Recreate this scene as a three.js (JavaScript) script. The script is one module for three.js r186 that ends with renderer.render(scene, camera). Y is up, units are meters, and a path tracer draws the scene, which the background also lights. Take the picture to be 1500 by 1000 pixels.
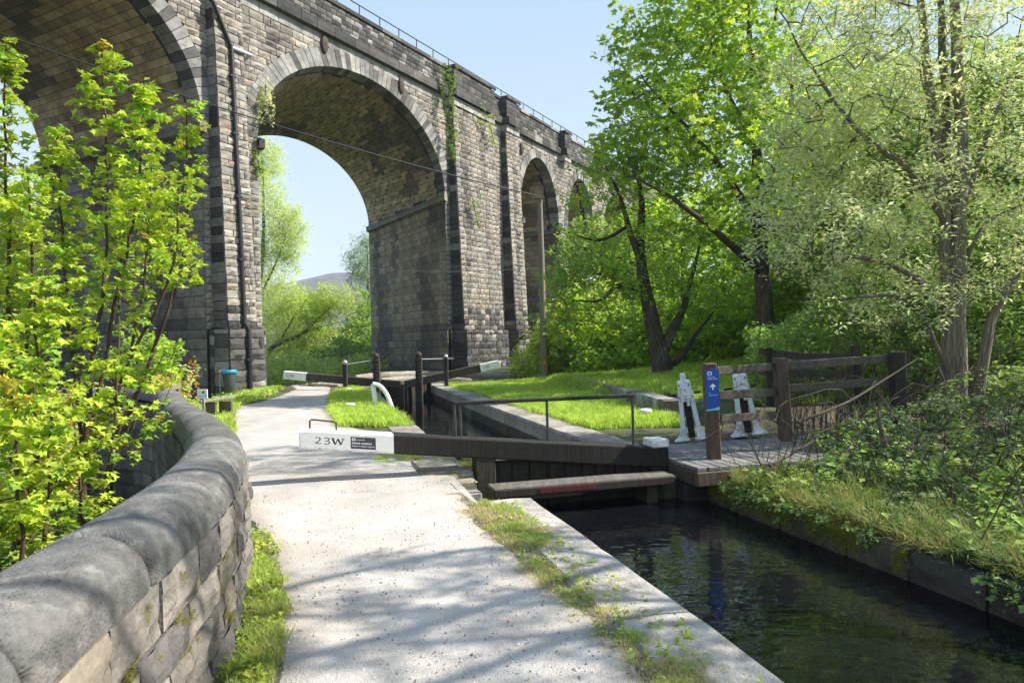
import * as THREE from 'three';

// ------------------------------------------------------------------ camera, sky, sun, exposure
const scene = new THREE.Scene();
const camera = new THREE.PerspectiveCamera(50.93, 1.5015, 0.05, 3000);
camera.position.set(0, 1.65, 0);
const ROLL = 1.4 * Math.PI / 180;
camera.rotation.set(0, 0, -ROLL);
scene.add(camera);

const SUN = new THREE.Vector3(1, 0.97, -0.1).normalize();
{
  const W = 512, H = 256, d = new Float32Array(W * H * 4);
  const mix = (a, b, t) => a + (b - a) * t, sm = (a, b, x) => { const t = Math.min(1, Math.max(0, (x - a) / (b - a))); return t * t * (3 - 2 * t); };
  const v = new THREE.Vector3();
  for (let j = 0; j < H; j++) for (let i = 0; i < W; i++) {
    const el = ((j + 0.5) / H - 0.5) * Math.PI, az = ((i + 0.5) / W - 0.5) * 2 * Math.PI;
    v.set(Math.cos(el) * Math.cos(az), Math.sin(el), Math.cos(el) * Math.sin(az));
    const e = Math.max(0, Math.sin(el));
    const t = Math.pow(e, 0.75);
    let c = [mix(0.52, 0.1, t), mix(0.595, 0.23, t), mix(0.61, 0.46, t)];
    const g = Math.pow(Math.max(0, v.dot(SUN)), 6) * 0.5 + Math.pow(Math.max(0, v.dot(SUN)), 60) * 0.8;
    c = [c[0] + g, c[1] + g * 0.98, c[2] + g * 0.9];
    const dn = sm(0.02, -0.06, Math.sin(el));
    c = [mix(c[0], 0.16, dn), mix(c[1], 0.17, dn), mix(c[2], 0.12, dn)];
    const o = (j * W + i) * 4; d[o] = c[0]; d[o + 1] = c[1]; d[o + 2] = c[2]; d[o + 3] = 1;
  }
  const sky = new THREE.DataTexture(d, W, H, THREE.RGBAFormat, THREE.FloatType);
  sky.mapping = THREE.EquirectangularReflectionMapping; sky.magFilter = THREE.LinearFilter; sky.minFilter = THREE.LinearFilter; sky.needsUpdate = true;
  scene.background = sky; scene.environment = sky;
}
const sun = new THREE.DirectionalLight(new THREE.Color(1, 0.945, 0.87), 5);
sun.position.copy(SUN).multiplyScalar(120);
sun.castShadow = true; sun.shadow.mapSize.set(4096, 4096);
Object.assign(sun.shadow.camera, { left: -50, right: 50, top: 50, bottom: -50, near: 1, far: 300 });
scene.add(sun, sun.target);
const renderer = new THREE.WebGLRenderer({ antialias: true });
renderer.setSize(1024, 682);
renderer.toneMapping = THREE.LinearToneMapping;
renderer.toneMappingExposure = 1.85;
renderer.shadowMap.enabled = true;

// ------------------------------------------------------------------ helpers
const V = (x, y, z) => new THREE.Vector3(x, y, z);
function rng(seed) { let s = seed | 0; return () => { s = (s + 0x6d2b79f5) | 0; let t = Math.imul(s ^ (s >>> 15), 1 | s); t = (t + Math.imul(t ^ (t >>> 7), 61 | t)) ^ t; return ((t ^ (t >>> 14)) >>> 0) / 4294967296; }; }
const lerp = (a, b, t) => a + (b - a) * t, clamp = (x, a, b) => Math.min(b, Math.max(a, x));
const smooth = (a, b, x) => { const t = clamp((x - a) / (b - a), 0, 1); return t * t * (3 - 2 * t); };
const table = (T, x) => { if (x <= T[0][0]) return T[0][1]; for (let i = 1; i < T.length; i++) if (x <= T[i][0]) return lerp(T[i - 1][1], T[i][1], (x - T[i - 1][0]) / (T[i][0] - T[i - 1][0])); return T[T.length - 1][1]; };
const hash = (x, y, z = 0) => { let h = Math.imul(x | 0, 374761393) ^ Math.imul(y | 0, 668265263) ^ Math.imul(z | 0, 1274126177); h = Math.imul(h ^ (h >>> 13), 1274126177); return ((h ^ (h >>> 16)) >>> 0) / 4294967296; };
function vnoise(x, y, per = 0, seed = 0) {
  const xi = Math.floor(x), yi = Math.floor(y), fx = x - xi, fy = y - yi, w = (n) => per ? ((n % per) + per) % per : n;
  const sx = fx * fx * (3 - 2 * fx), sy = fy * fy * (3 - 2 * fy);
  return lerp(lerp(hash(w(xi), w(yi), seed), hash(w(xi + 1), w(yi), seed), sx), lerp(hash(w(xi), w(yi + 1), seed), hash(w(xi + 1), w(yi + 1), seed), sx), sy);
}
function fbm(x, y, oct = 4, per = 0, seed = 0) { let s = 0, a = 0.5, n = 0; for (let o = 0; o < oct; o++) { s += a * vnoise(x, y, per, seed + o * 17); n += a; a *= 0.55; x *= 2; y *= 2; if (per) per *= 2; } return s / n; }
function texture(N, fn, srgb = false) {
  const d = new Uint8Array(N * N * 4);
  for (let j = 0; j < N; j++) for (let i = 0; i < N; i++) { const c = fn(i / N, j / N), o = (j * N + i) * 4; for (let k = 0; k < 3; k++) d[o + k] = clamp((Array.isArray(c) ? c[k] : c) * 255, 0, 255); d[o + 3] = 255; }
  const t = new THREE.DataTexture(d, N, N, THREE.RGBAFormat); t.wrapS = t.wrapT = THREE.RepeatWrapping; t.magFilter = THREE.LinearFilter; t.minFilter = THREE.LinearMipmapLinearFilter; t.generateMipmaps = true;
  if (srgb) t.colorSpace = THREE.SRGBColorSpace; t.needsUpdate = true; return t;
}
const rep = (t, x, y = x) => { const c = t.clone(); c.repeat.set(x, y); c.needsUpdate = true; return c; };
// canal coordinates: t metres along the canal, v metres to its right
const CX = -0.257, CD = 0.966;
const can = (v, t, y = 0) => V(v * CD + t * CX, y, -(v * -CX + t * CD));
const toV = (x, d) => x * CD - d * CX, toT = (x, d) => x * CX + d * CD;
// a place seen in direction (px, py) of the 1500 x 1000 photograph, at a depth or on a level
const unroll = (px, py) => { const X = px - 750, Y = py - 500, s = Math.sin(ROLL), c = Math.cos(ROLL); return [X * c - Y * s, X * s + Y * c]; };
const at = (px, py, D) => { const [a, b] = unroll(px, py); return V(a / 1050 * D, 1.65 - b / 1050 * D, -D); };
const level = (px, py, y = 0) => { const [a, b] = unroll(px, py), D = (1.65 - y) * 1050 / b; return V(a / 1050 * D, y, -D); };

const used = {};
function numbered(n) { used[n] = (used[n] || 0) + 1; return used[n] === 1 ? n : n + '_' + String(used[n] - 1).padStart(3, '0'); }
function tag(o, label, category, group, kind) { if (label) o.userData.label = label; if (category) o.userData.category = category; if (group) o.userData.group = group; if (kind) o.userData.kind = kind; return o; }
function thing(name, label, category, pos, group) { const g = new THREE.Group(); g.name = numbered(name); if (pos) g.position.copy(pos); scene.add(g); return tag(g, label, category, group); }
function shadows(m) { m.castShadow = m.receiveShadow = true; return m; }
function mesh(name, geo, mat, parent) { const m = shadows(new THREE.Mesh(geo, mat)); m.name = parent && parent !== scene ? name : numbered(name); (parent || scene).add(m); return m; }

// flat-shaded builder with box-mapped uv in metres and vertex colours
class MB {
  constructor() { this.p = []; this.c = []; this.u = []; }
  get n() { return this.p.length / 9; }
  tri(a, b, c, col) {
    const ux = b.x - a.x, uy = b.y - a.y, uz = b.z - a.z, vx = c.x - a.x, vy = c.y - a.y, vz = c.z - a.z;
    const nx = Math.abs(uy * vz - uz * vy), ny = Math.abs(uz * vx - ux * vz), nz = Math.abs(ux * vy - uy * vx);
    for (const q of [a, b, c]) { this.p.push(q.x, q.y, q.z); this.c.push(col[0], col[1], col[2]); if (ny > nx && ny > nz) this.u.push(q.x, q.z); else if (nx > nz) this.u.push(q.z, q.y); else this.u.push(q.x, q.y); }
  }
  quad(a, b, c, d, col) { this.tri(a, b, c, col); this.tri(a, c, d, col); }
  // chamfered box centred on the matrix
  box(m, sx, sy, sz, bev = 0.01, col = [1, 1, 1], wob = null) {
    const h = [sx / 2, sy / 2, sz / 2], P = (x, y, z, k) => { const q = [x * h[0], y * h[1], z * h[2]]; for (let i = 0; i < 3; i++) if (i !== k) q[i] -= Math.sign(q[i]) * Math.min(bev, h[i] * 0.9); const w = V(...q); if (wob) wob(w); return w.applyMatrix4(m); };
    const S = [-1, 1];
    for (let k = 0; k < 3; k++) { const a = (k + 1) % 3, b = (k + 2) % 3;
      for (const s of S) { const f = (p, q) => { const v = [0, 0, 0]; v[k] = s; v[a] = p; v[b] = q; return P(...v, k); }; const r = [f(-1, -1), f(1, -1), f(1, 1), f(-1, 1)]; if (s > 0) this.quad(...r, col); else this.quad(...r.reverse(), col); }
      if (bev > 0) for (const p of S) for (const q of S) { const f = (e, kk) => { const v = [0, 0, 0]; v[k] = e; v[a] = p; v[b] = q; return P(...v, kk); }; const r = [f(-1, a), f(1, a), f(1, b), f(-1, b)]; if (p * q > 0) this.quad(...r, col); else this.quad(...r.reverse(), col); } }
    if (bev > 0) for (const x of S) for (const y of S) for (const z of S) { const r = [P(x, y, z, 0), P(x, y, z, 1), P(x, y, z, 2)]; if (x * y * z > 0) this.tri(...r, col); else this.tri(r[2], r[1], r[0], col); }
    return this;
  }
  bar(a, b, w, h, bev = 0.01, col = [1, 1, 1], up = V(0, 1, 0), wob = null) { const z = b.clone().sub(a), L = z.length(); z.normalize(); const x = V().crossVectors(up, z).normalize(), y = V().crossVectors(z, x); const m = new THREE.Matrix4().makeBasis(x, y, z).setPosition(a.clone().add(b).multiplyScalar(0.5)); return this.box(m, w, h, L, bev, col, wob); }
  // one stone: frame(a, b, h) gives the point at metres (a, b) on the face, h out of it
  stone(frame, a0, a1, b0, b1, dep, col, R, nx = 3, ny = 2, rough = 1, back = -0.04) {
    const G = [], da = (a1 - a0) / nx, db = (b1 - b0) / ny;
    for (let j = 0; j <= ny; j++) { G.push([]); for (let i = 0; i <= nx; i++) { const edge = i === 0 || j === 0 || i === nx || j === ny; const h = edge ? dep * (0.35 + 0.25 * R() * rough) : dep * (1 - 0.45 * R() * rough + 0.15 * rough); const e = 0.18 * rough; G[j].push(frame(a0 + da * (i + (edge ? 0 : (R() - 0.5) * e)), b0 + db * (j + (edge ? 0 : (R() - 0.5) * e)), h)); } }
    for (let j = 0; j < ny; j++) for (let i = 0; i < nx; i++) this.quad(G[j][i], G[j][i + 1], G[j + 1][i + 1], G[j + 1][i], col);
    const c = [frame(a0, b0, back), frame(a1, b0, back), frame(a1, b1, back), frame(a0, b1, back)], e = [G[0][0], G[0][nx], G[ny][nx], G[ny][0]];
    for (let k = 0; k < 4; k++) { const l = (k + 1) % 4; this.quad(c[k], c[l], e[l], e[k], col); }
    return this;
  }
  geo() { const g = new THREE.BufferGeometry(); g.setAttribute('position', new THREE.Float32BufferAttribute(this.p, 3)); g.setAttribute('color', new THREE.Float32BufferAttribute(this.c, 3)); g.setAttribute('uv', new THREE.Float32BufferAttribute(this.u, 2)); g.computeVertexNormals(); return g; }
  build(name, mat, parent) { return mesh(name, this.geo(), mat, parent); }
}
// smooth tubes with tapering radii
class Tubes {
  constructor() { this.p = []; this.n = []; this.u = []; this.i = []; }
  add(pts, rad, sides = 6, cap = true) {
    if (pts.length < 2) return this;
    let base = this.p.length / 3, len = 0, ref = V(0.31, 0.2, 0.93);
    for (let k = 0; k < pts.length; k++) {
      const t = pts[Math.min(k + 1, pts.length - 1)].clone().sub(pts[Math.max(k - 1, 0)]).normalize();
      const a = ref.clone().addScaledVector(t, -ref.dot(t)); if (a.lengthSq() < 1e-4) a.set(t.y, -t.x, 0.01); a.normalize(); ref = a.clone(); const b = V().crossVectors(t, a);
      if (k) len += pts[k].distanceTo(pts[k - 1]);
      const r = typeof rad === 'function' ? rad(k / (pts.length - 1), k) : Array.isArray(rad) ? rad[k] : rad;
      for (let s = 0; s <= sides; s++) { const th = s / sides * 2 * Math.PI, n = a.clone().multiplyScalar(Math.cos(th)).addScaledVector(b, Math.sin(th)); this.p.push(pts[k].x + n.x * r, pts[k].y + n.y * r, pts[k].z + n.z * r); this.n.push(n.x, n.y, n.z); this.u.push(s / sides, len); }
      if (k) for (let s = 0; s < sides; s++) { const o = base + (k - 1) * (sides + 1) + s; this.i.push(o, o + 1, o + sides + 1, o + 1, o + sides + 2, o + sides + 1); }
    }
    if (cap) for (const e of [0, pts.length - 1]) { const c = this.p.length / 3, t = pts[e ? e : 1].clone().sub(pts[e ? e - 1 : 0]).normalize().multiplyScalar(e ? 1 : -1); this.p.push(pts[e].x, pts[e].y, pts[e].z); this.n.push(t.x, t.y, t.z); this.u.push(0.5, 0.5); const o = base + e * (sides + 1); for (let s = 0; s < sides; s++) e ? this.i.push(c, o + s, o + s + 1) : this.i.push(c, o + s + 1, o + s); }
    return this;
  }
  geo() { const g = new THREE.BufferGeometry(); g.setAttribute('position', new THREE.Float32BufferAttribute(this.p, 3)); g.setAttribute('normal', new THREE.Float32BufferAttribute(this.n, 3)); g.setAttribute('uv', new THREE.Float32BufferAttribute(this.u, 2)); g.setIndex(this.i); return g; }
  build(name, mat, parent) { return mesh(name, this.geo(), mat, parent); }
}
const curve = (pts, n = 24) => new THREE.CatmullRomCurve3(pts).getPoints(n);

// ------------------------------------------------------------------ textures and materials
const T = {};
T.stone = texture(512, (u, v) => { const a = fbm(u * 6, v * 6, 6, 6, 3), b = fbm(u * 40, v * 40, 2, 40, 9), st = fbm(u * 14, v * 3, 4, [14, 3][0] && 0, 5); const x = 0.5 + 0.85 * (a - 0.5) + 0.35 * (b - 0.5); const y = clamp(x + 0.28, 0.25, 1); return [y, y * 0.985, y * 0.96]; });
T.paint = texture(256, (u, v) => { const a = fbm(u * 8, v * 8, 5, 8, 91), k = 0.99 - 0.3 * smooth(0.58, 0.7, a) - 0.1 * fbm(u * 30, v * 30, 2, 30, 92); return [k, k * 0.99, k * 0.965]; });
T.stoneBump = texture(512, (u, v) => clamp(0.2 + 0.6 * fbm(u * 12, v * 12, 5, 12, 31) + 0.35 * (vnoise(u * 90, v * 90, 90, 4) - 0.5), 0, 1));
T.gravel = texture(1024, (u, v) => { const a = fbm(u * 4, v * 4, 4, 4, 12), c = vnoise(u * 170, v * 170, 170, 5), f = vnoise(u * 330, v * 330, 330, 6); let x = 0.74 + 0.34 * (a - 0.5) + 0.14 * (c - 0.5) + 0.14 * (f - 0.5); if (c > 0.92) x -= 0.12; const w = 0.03 * (fbm(u * 5, v * 5, 3, 5, 77) - 0.5) * 4; return [x + w * 0.5, x, x - w * 0.6 - 0.015]; });
T.gravelBump = texture(1024, (u, v) => clamp(0.5 * vnoise(u * 170, v * 170, 170, 5) + 0.4 * vnoise(u * 330, v * 330, 330, 6) + 0.5 * fbm(u * 8, v * 8, 3, 8, 13) - 0.1, 0, 1));
T.wood = texture(512, (u, v) => { const g = fbm(u * 40 + 3 * fbm(u * 3, v * 3, 2, 3, 8), v * 2, 4, 0, 41), x = 0.62 + 0.6 * (g - 0.5) + 0.25 * (fbm(u * 6, v * 6, 3, 6, 4) - 0.5); return [x, x * 0.98, x * 0.95]; });
T.bark = texture(512, (u, v) => { const g = Math.abs(fbm(u * 14, v * 3, 5, 0, 50) - 0.5) * 2, x = clamp(0.35 + 0.9 * g + 0.3 * (fbm(u * 5, v * 5, 3, 5, 51) - 0.5), 0.1, 1); return [x, x * 0.97, x * 0.92]; });
T.earth = texture(512, (u, v) => { const x = 0.55 + 0.8 * (fbm(u * 8, v * 8, 5, 8, 60) - 0.5) + 0.25 * (vnoise(u * 80, v * 80, 80, 6) - 0.5); return [x, x, x * 0.95]; });
T.wave = texture(1024, (u, v) => clamp(0.6 * fbm(u * 46, v * 46, 2, 46, 70) + 0.4 * fbm(u * 18, v * 18, 2, 18, 71), 0, 1));
const std = (o) => new THREE.MeshStandardMaterial(o);
const rgb = (r, g, b) => new THREE.Color().setRGB(r, g, b);
const M = {
  stone: std({ vertexColors: true, map: rep(T.stone, 0.8), bumpMap: rep(T.stoneBump, 0.9), bumpScale: 0.012, roughness: 0.95 }),
  coping: std({ vertexColors: true, map: rep(T.stone, 1.1), bumpMap: rep(T.stoneBump, 1.3), bumpScale: 0.014, roughness: 0.95 }),
  path: std({ vertexColors: true, map: rep(T.gravel, 0.61), bumpMap: rep(T.gravelBump, 0.61), bumpScale: 0.005, roughness: 1 }),
  ground: std({ vertexColors: true, map: rep(T.earth, 0.5), bumpMap: rep(T.earth, 0.5), bumpScale: 0.03, roughness: 1 }),
  wood: std({ vertexColors: true, map: rep(T.wood, 0.9), bumpMap: rep(T.wood, 0.9), bumpScale: 0.006, roughness: 0.9 }),
  bark: std({ color: rgb(0.15, 0.13, 0.1), map: rep(T.bark, 2, 0.7), bumpMap: rep(T.bark, 2, 0.7), bumpScale: 0.02, roughness: 1 }),
  barkGrey: std({ color: rgb(0.38, 0.33, 0.26), map: rep(T.bark, 2, 0.7), bumpMap: rep(T.bark, 2, 0.7), bumpScale: 0.02, roughness: 1 }),
  stem: std({ color: rgb(0.13, 0.085, 0.05), map: rep(T.bark, 1, 2), roughness: 0.9 }),
  dead: std({ color: rgb(0.15, 0.125, 0.09), map: rep(T.bark, 1, 2), roughness: 1 }),
  white: std({ vertexColors: true, map: rep(T.paint, 1.5), roughness: 0.55, bumpMap: rep(T.wood, 1), bumpScale: 0.003 }),
  iron: std({ color: rgb(0.02, 0.02, 0.022), roughness: 0.5, metalness: 0.2 }),
  rust: std({ color: rgb(0.07, 0.045, 0.03), map: rep(T.stone, 3), roughness: 0.8 }),
  galv: std({ color: rgb(0.45, 0.46, 0.46), roughness: 0.55, metalness: 0.3 }),
  blue: std({ color: rgb(0.02, 0.32, 0.66), roughness: 0.4 }),
  binGrey: std({ color: rgb(0.06, 0.07, 0.075), roughness: 0.45 }),
  water: new THREE.MeshPhysicalMaterial({ color: rgb(0.004, 0.005, 0.006), roughness: 0.02, ior: 1.38, bumpMap: rep(T.wave, 0.15, 0.26), bumpScale: 0.0055 }),
};
const leaf = (r, g, b, t = 0.5) => new THREE.MeshPhysicalMaterial({ color: rgb(r, g, b), roughness: 0.9, transmission: t, thickness: 0, side: THREE.DoubleSide, specularIntensity: 0.35 });
const L = {
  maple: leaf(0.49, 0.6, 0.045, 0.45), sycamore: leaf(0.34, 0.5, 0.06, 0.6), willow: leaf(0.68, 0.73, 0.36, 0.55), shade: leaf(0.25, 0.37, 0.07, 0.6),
  bramble: leaf(0.3, 0.4, 0.12, 0.4), grass: leaf(0.42, 0.53, 0.085, 0.45), dry: leaf(0.55, 0.47, 0.24, 0.3), far: leaf(0.52, 0.62, 0.14, 0.55), yellow: leaf(0.7, 0.55, 0.02, 0.3), moss: leaf(0.26, 0.24, 0.03, 0.2),
};

// ------------------------------------------------------------------ terrain
const WALL = [[-1.32, -1.5], [-1.34, 0.2], [-1.44, 1.4], [-1.56, 2.32], [-1.66, 2.95], [-1.85, 3.99], [-2.26, 5.35], [-2.7, 6.41], [-3.6, 8.07], [-4.5, 9.6], [-5.4, 11.25], [-6.2, 12.75], [-7.1, 13.6], [-8.2, 13.9]];
const wallX = (d) => table(WALL.map(([x, dd]) => [dd, x]), d);
const cutAt = (v, t) => (t < 7.1 ? v > 1.98 && v < 5.0 : t < 8.8 ? v > 1.45 && v < 4.95 : t < 28.6 ? v > 1.7 && v < 4.18 : false);
function H(x, d) {
  const v = toV(x, d), t = toT(x, d);
  let y = 0;
  if (v > 3) { const b = smooth(11.5, 9, t); y = lerp(0, -0.2 + 0.28 * smooth(5.2, 11, v), b); y += smooth(9, 25, v) * 1.2 + smooth(30, 70, t) * 0.3; if (t > 11) y += 0.32 * smooth(7.2, 7.6, v - 0.06 * (t - 14)) * smooth(27, 24, t); }
  if (t < 7.6 && v > 0.6 && v < 2.3) y += 0.022 * smooth(0.6, 1.3, v);
  const edge = d < 13.4 ? wallX(d) - 0.12 : -6.4 - (d - 13.4) * 0.17;
  const w = d < 13.2 ? 0.22 : lerp(0.22, 4.5, smooth(13.2, 19, d));
  if (x < edge) { const k = smooth(0, w, edge - x), deep = d < 13 ? -2.3 : lerp(-2.3, -0.55, smooth(13, 25, d)); y = lerp(y, deep, k); if (k >= 1) y += 0.1 * (fbm(x, d, 3) - 0.5) - 0.02 * Math.min(40, edge - x); }
  if (d > 30 && v < 3) y = lerp(y, -1.2, smooth(30, 42, d));
  return y + 0.03 * (fbm(x * 0.8, d * 0.8, 3, 0, 5) - 0.5);
}
{
  const line = (a, b, fine, lo, hi) => { const r = []; let x = a; while (x < b) { r.push(x); const o = x < lo ? lo - x : x > hi ? x - hi : 0; x += fine + o * 0.13; } r.push(b); return r; };
  const left = line(0, 900, 0.2, 0, 10).map((x) => -x).reverse(), right = line(0, 900, 0.16, 0, 11);
  const vs = [...left, ...right.slice(1)], ts = [...line(0, 30, 0.25, 0, 3).map((x) => -x).reverse(), ...line(0, 1400, 0.2, 0, 18).slice(1)];
  const p = [], c = [], u = [], idx = [];
  for (const t of ts) for (const v of vs) {
    const q = can(v, t), x = q.x, d = -q.z; let y = H(x, d); if (cutAt(v, t)) y = -1.7;
    p.push(x, y, -d); u.push(x, d);
    const n = fbm(x * 1.3, d * 1.3, 4, 0, 8), far = smooth(30, 60, Math.hypot(x, d));
    let g = [0.1, 0.13, 0.04], e = [0.13, 0.1, 0.065]; let k = smooth(0.3, 0.62, n);
    if (v > 5 && t < 11) k *= 0.5; if (x < wallX(d) - 0.2 && d < 14) k *= 0.3;
    if (v > -0.5 && v < 2.2 && t < 9) { e = [0.34, 0.29, 0.21]; k *= 0.35; }
    c.push(lerp(e[0], g[0], k), lerp(e[1], g[1], k), lerp(e[2], g[2], k));
  }
  const n = vs.length;
  for (let j = 0; j + 1 < ts.length; j++) for (let i = 0; i + 1 < n; i++) { const o = j * n + i; idx.push(o, o + 1, o + n, o + 1, o + n + 1, o + n); }
  const g = new THREE.BufferGeometry(); g.setAttribute('position', new THREE.Float32BufferAttribute(p, 3)); g.setAttribute('color', new THREE.Float32BufferAttribute(c, 3)); g.setAttribute('uv', new THREE.Float32BufferAttribute(u, 2)); g.setIndex(idx); g.computeVertexNormals();
  tag(mesh('ground', g, M.ground), 'earth and thin grass beneath the plants along the canal', null, null, 'structure');
}
// towpath: a pale gravel sheet just above the ground
const PL = [[-2, -1.08], [2, -1.2], [3.53, -1.27], [4.43, -1.5], [5.97, -2.05], [7.5, -2.95], [9.5, -4.15], [11.5, -5.05], [13.3, -5.55], [15.5, -6.3], [18, -7.1], [19.2, -7.7], [20.2, -8.2], [21.5, -7.7], [24.6, -8.0], [28, -8.5], [40, -13]];
const PR = [[-2, 1.55], [2, 0.95], [3.51, 0.6], [4.66, 0.28], [5.78, -0.08], [6.8, -0.38], [7.4, -0.46], [8.7, -0.86], [9.6, -1.06], [12.6, -1.9], [13.6, -2.6], [14.5, -3.35], [18.5, -4.72], [24.2, -6.1], [28, -7.1], [40, -11.5]];
{
  const p = [], u = [], cl = [], idx = [], n = 22; let rows = 0;
  for (let d = -2; d < 40; d += d < 12 ? 0.12 : 0.25, rows++) {
    const a = table(PL, d) + 0.12 * (fbm(d * 1.7, 3.1, 4) - 0.5) + 0.1 * (fbm(d * 7, 3.1, 2) - 0.5), b = table(PR, d) + 0.16 * (fbm(d * 1.9, 9.1, 4) - 0.5) + 0.12 * (fbm(d * 8, 9.1, 2) - 0.5);
    for (let i = 0; i <= n; i++) { const x = lerp(a, b, i / n), e = Math.min(i, n - i); p.push(x, H(x, d) + (e === 0 ? -0.01 : 0.012) + 0.012 * (fbm(x * 2.2, d * 2.2, 3, 0, 21) - 0.5), -d); u.push(x, d); const w = fbm(x * 1.1, d * 0.45, 4, 0, 61), f = 1 - smooth(0, 3.5, e) * (0.75 + 0.25 * w), k = (0.94 + 0.42 * (w - 0.5) + 0.16 * (fbm(x * 3.1, d * 2.1, 3, 0, 63) - 0.5)) * (1 - 0.35 * f * fbm(x * 4, d * 4, 3, 0, 62)); cl.push(0.6 * k, 0.55 * k * (1 - 0.05 * f), 0.505 * k * (1 - 0.13 * f)); }
  }
  for (let j = 0; j + 1 < rows; j++) for (let i = 0; i < n; i++) { const o = j * (n + 1) + i; idx.push(o, o + 1, o + n + 1, o + 1, o + n + 2, o + n + 1); }
  const g = new THREE.BufferGeometry(); g.setAttribute('position', new THREE.Float32BufferAttribute(p, 3)); g.setAttribute('uv', new THREE.Float32BufferAttribute(u, 2)); g.setAttribute('color', new THREE.Float32BufferAttribute(cl, 3)); g.setIndex(idx); g.computeVertexNormals();
  tag(mesh('towpath', g, M.path), 'pale gravel towpath running from the stone wall towards the viaduct', null, null, 'structure');
}
{ // canal water
  const a = [can(1.3, -25, -0.5), can(5.05, -25, -0.5), can(5.05, 8.8, -0.5), can(4.2, 8.8, -0.5), can(4.2, 28.7, -0.5), can(1.6, 28.7, -0.5), can(1.6, 8.8, -0.5), can(1.3, 8.8, -0.5)];
  const g = new THREE.BufferGeometry(); g.setAttribute('position', new THREE.Float32BufferAttribute(a.flatMap((q) => [q.x, q.y, q.z]), 3)); g.setAttribute('uv', new THREE.Float32BufferAttribute(a.flatMap((q) => [q.x, q.z]), 2));
  g.setIndex([0, 1, 2, 0, 2, 7, 7, 2, 3, 7, 3, 6, 6, 3, 4, 6, 4, 5]); g.computeVertexNormals();
  tag(mesh('canal_water', g, M.water), 'dark rippled canal water below the lock gate', null, null, 'structure');
}
{ // far moorland hill
  const p = [], c = [], u = [], idx = [], nx = 60, ny = 16;
  for (let j = 0; j <= ny; j++) for (let i = 0; i <= nx; i++) { const x = -900 + i / nx * 1300, d = 700 + j / ny * 500; const r = Math.sin(Math.min(1, j / ny * 1.4) * Math.PI / 2); const crest = 80 + 24 * smooth(-420, -220, x) - 50 * smooth(100, 400, x) + 8 * fbm(i * 0.3, j * 0.2, 3); p.push(x, -3 + r * crest + 3 * fbm(i * 0.7, j * 0.7, 3), -d); u.push(x / 30, d / 30); const k = fbm(i * 0.35, j * 0.8, 3, 0, 4); c.push(lerp(0.12, 0.19, k), lerp(0.125, 0.175, k), lerp(0.12, 0.16, k)); }
  for (let j = 0; j < ny; j++) for (let i = 0; i < nx; i++) { const o = j * (nx + 1) + i; idx.push(o, o + 1, o + nx + 1, o + 1, o + nx + 2, o + nx + 1); }
  const g = new THREE.BufferGeometry(); g.setAttribute('position', new THREE.Float32BufferAttribute(p, 3)); g.setAttribute('color', new THREE.Float32BufferAttribute(c, 3)); g.setAttribute('uv', new THREE.Float32BufferAttribute(u, 2)); g.setIndex(idx); g.computeVertexNormals();
  tag(mesh('hill', g, M.ground), 'bare moorland hill far beyond the viaduct arch', null, null, 'structure');
}
scene.fog = new THREE.FogExp2(new THREE.Color(0.72, 0.82, 0.95), 0.0003);

// ------------------------------------------------------------------ viaduct
const UX = 0.480, UD = 0.877, VX0 = -10.16, VD0 = 29, NX = 0.877, ND = -0.480, DEPTH = 10.6, SPRING = 10.1;
const F = (s, y, h) => V(VX0 + UX * s + NX * h, y, -(VD0 + UD * s + ND * h));
const ARCHES = [{ c: -7.9, a: 5.3, b: 4.65, skew: 0, t: 0.62 }, { c: 6.8, a: 6.75, b: 4.65, skew: 0.57, t: 0.72 }, { c: 25.75, a: 3.15, b: 4.7, skew: 0, t: 0.6 }, { c: 33.3, a: 2.75, b: 4.6, skew: 0, t: 0.6 }, { c: 41.5, a: 3.6, b: 4.6, skew: 0, t: 0.6 }];
const S0 = -16, S1 = 62;
const PILASTERS = [{ s0: -2.3, s1: -0.95 }, { s0: 14.0, s1: 18.6 }, { s0: 20.2, s1: 21.9 }];
const pb = (y) => 0.42 + 0.034 * (14 - y);
const TONES = { buff: [[0.41, 0.37, 0.305], [0.48, 0.44, 0.38], [0.35, 0.3, 0.23], [0.43, 0.405, 0.36], [0.31, 0.29, 0.26], [0.4, 0.31, 0.215]], grey: [[0.3, 0.29, 0.27], [0.36, 0.35, 0.32], [0.24, 0.23, 0.21], [0.2, 0.19, 0.17]], soot: [[0.08, 0.076, 0.07], [0.1, 0.095, 0.09], [0.13, 0.12, 0.11], [0.05, 0.05, 0.048]], brown: [[0.4, 0.33, 0.23], [0.33, 0.28, 0.2], [0.44, 0.39, 0.3], [0.27, 0.235, 0.18], [0.37, 0.335, 0.27]], ring: [[0.5, 0.49, 0.46], [0.42, 0.41, 0.39], [0.55, 0.53, 0.49], [0.34, 0.33, 0.31]] };
const blend = (R, list, k = 0.5) => { const a = pick(R, list), m = [0, 1, 2].map((i) => list.reduce((t, c) => t + c[i], 0) / list.length); return a.map((x, i) => lerp(m[i], x, k)); };
const pick = (R, list) => { const c = list[Math.floor(R() * list.length)], k = 0.85 + 0.3 * R(); return [c[0] * k, c[1] * k, c[2] * k]; };
function minus(list, a, b) { const r = []; for (const [p, q] of list) { if (b <= p || a >= q) r.push([p, q]); else { if (a > p) r.push([p, a]); if (b < q) r.push([b, q]); } } return r.filter(([p, q]) => q - p > 0.06); }
const viaduct = thing('railway_viaduct', 'tall blackened stone railway viaduct striding across the canal', 'viaduct');
const stones = [], mass = new MB();
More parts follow.
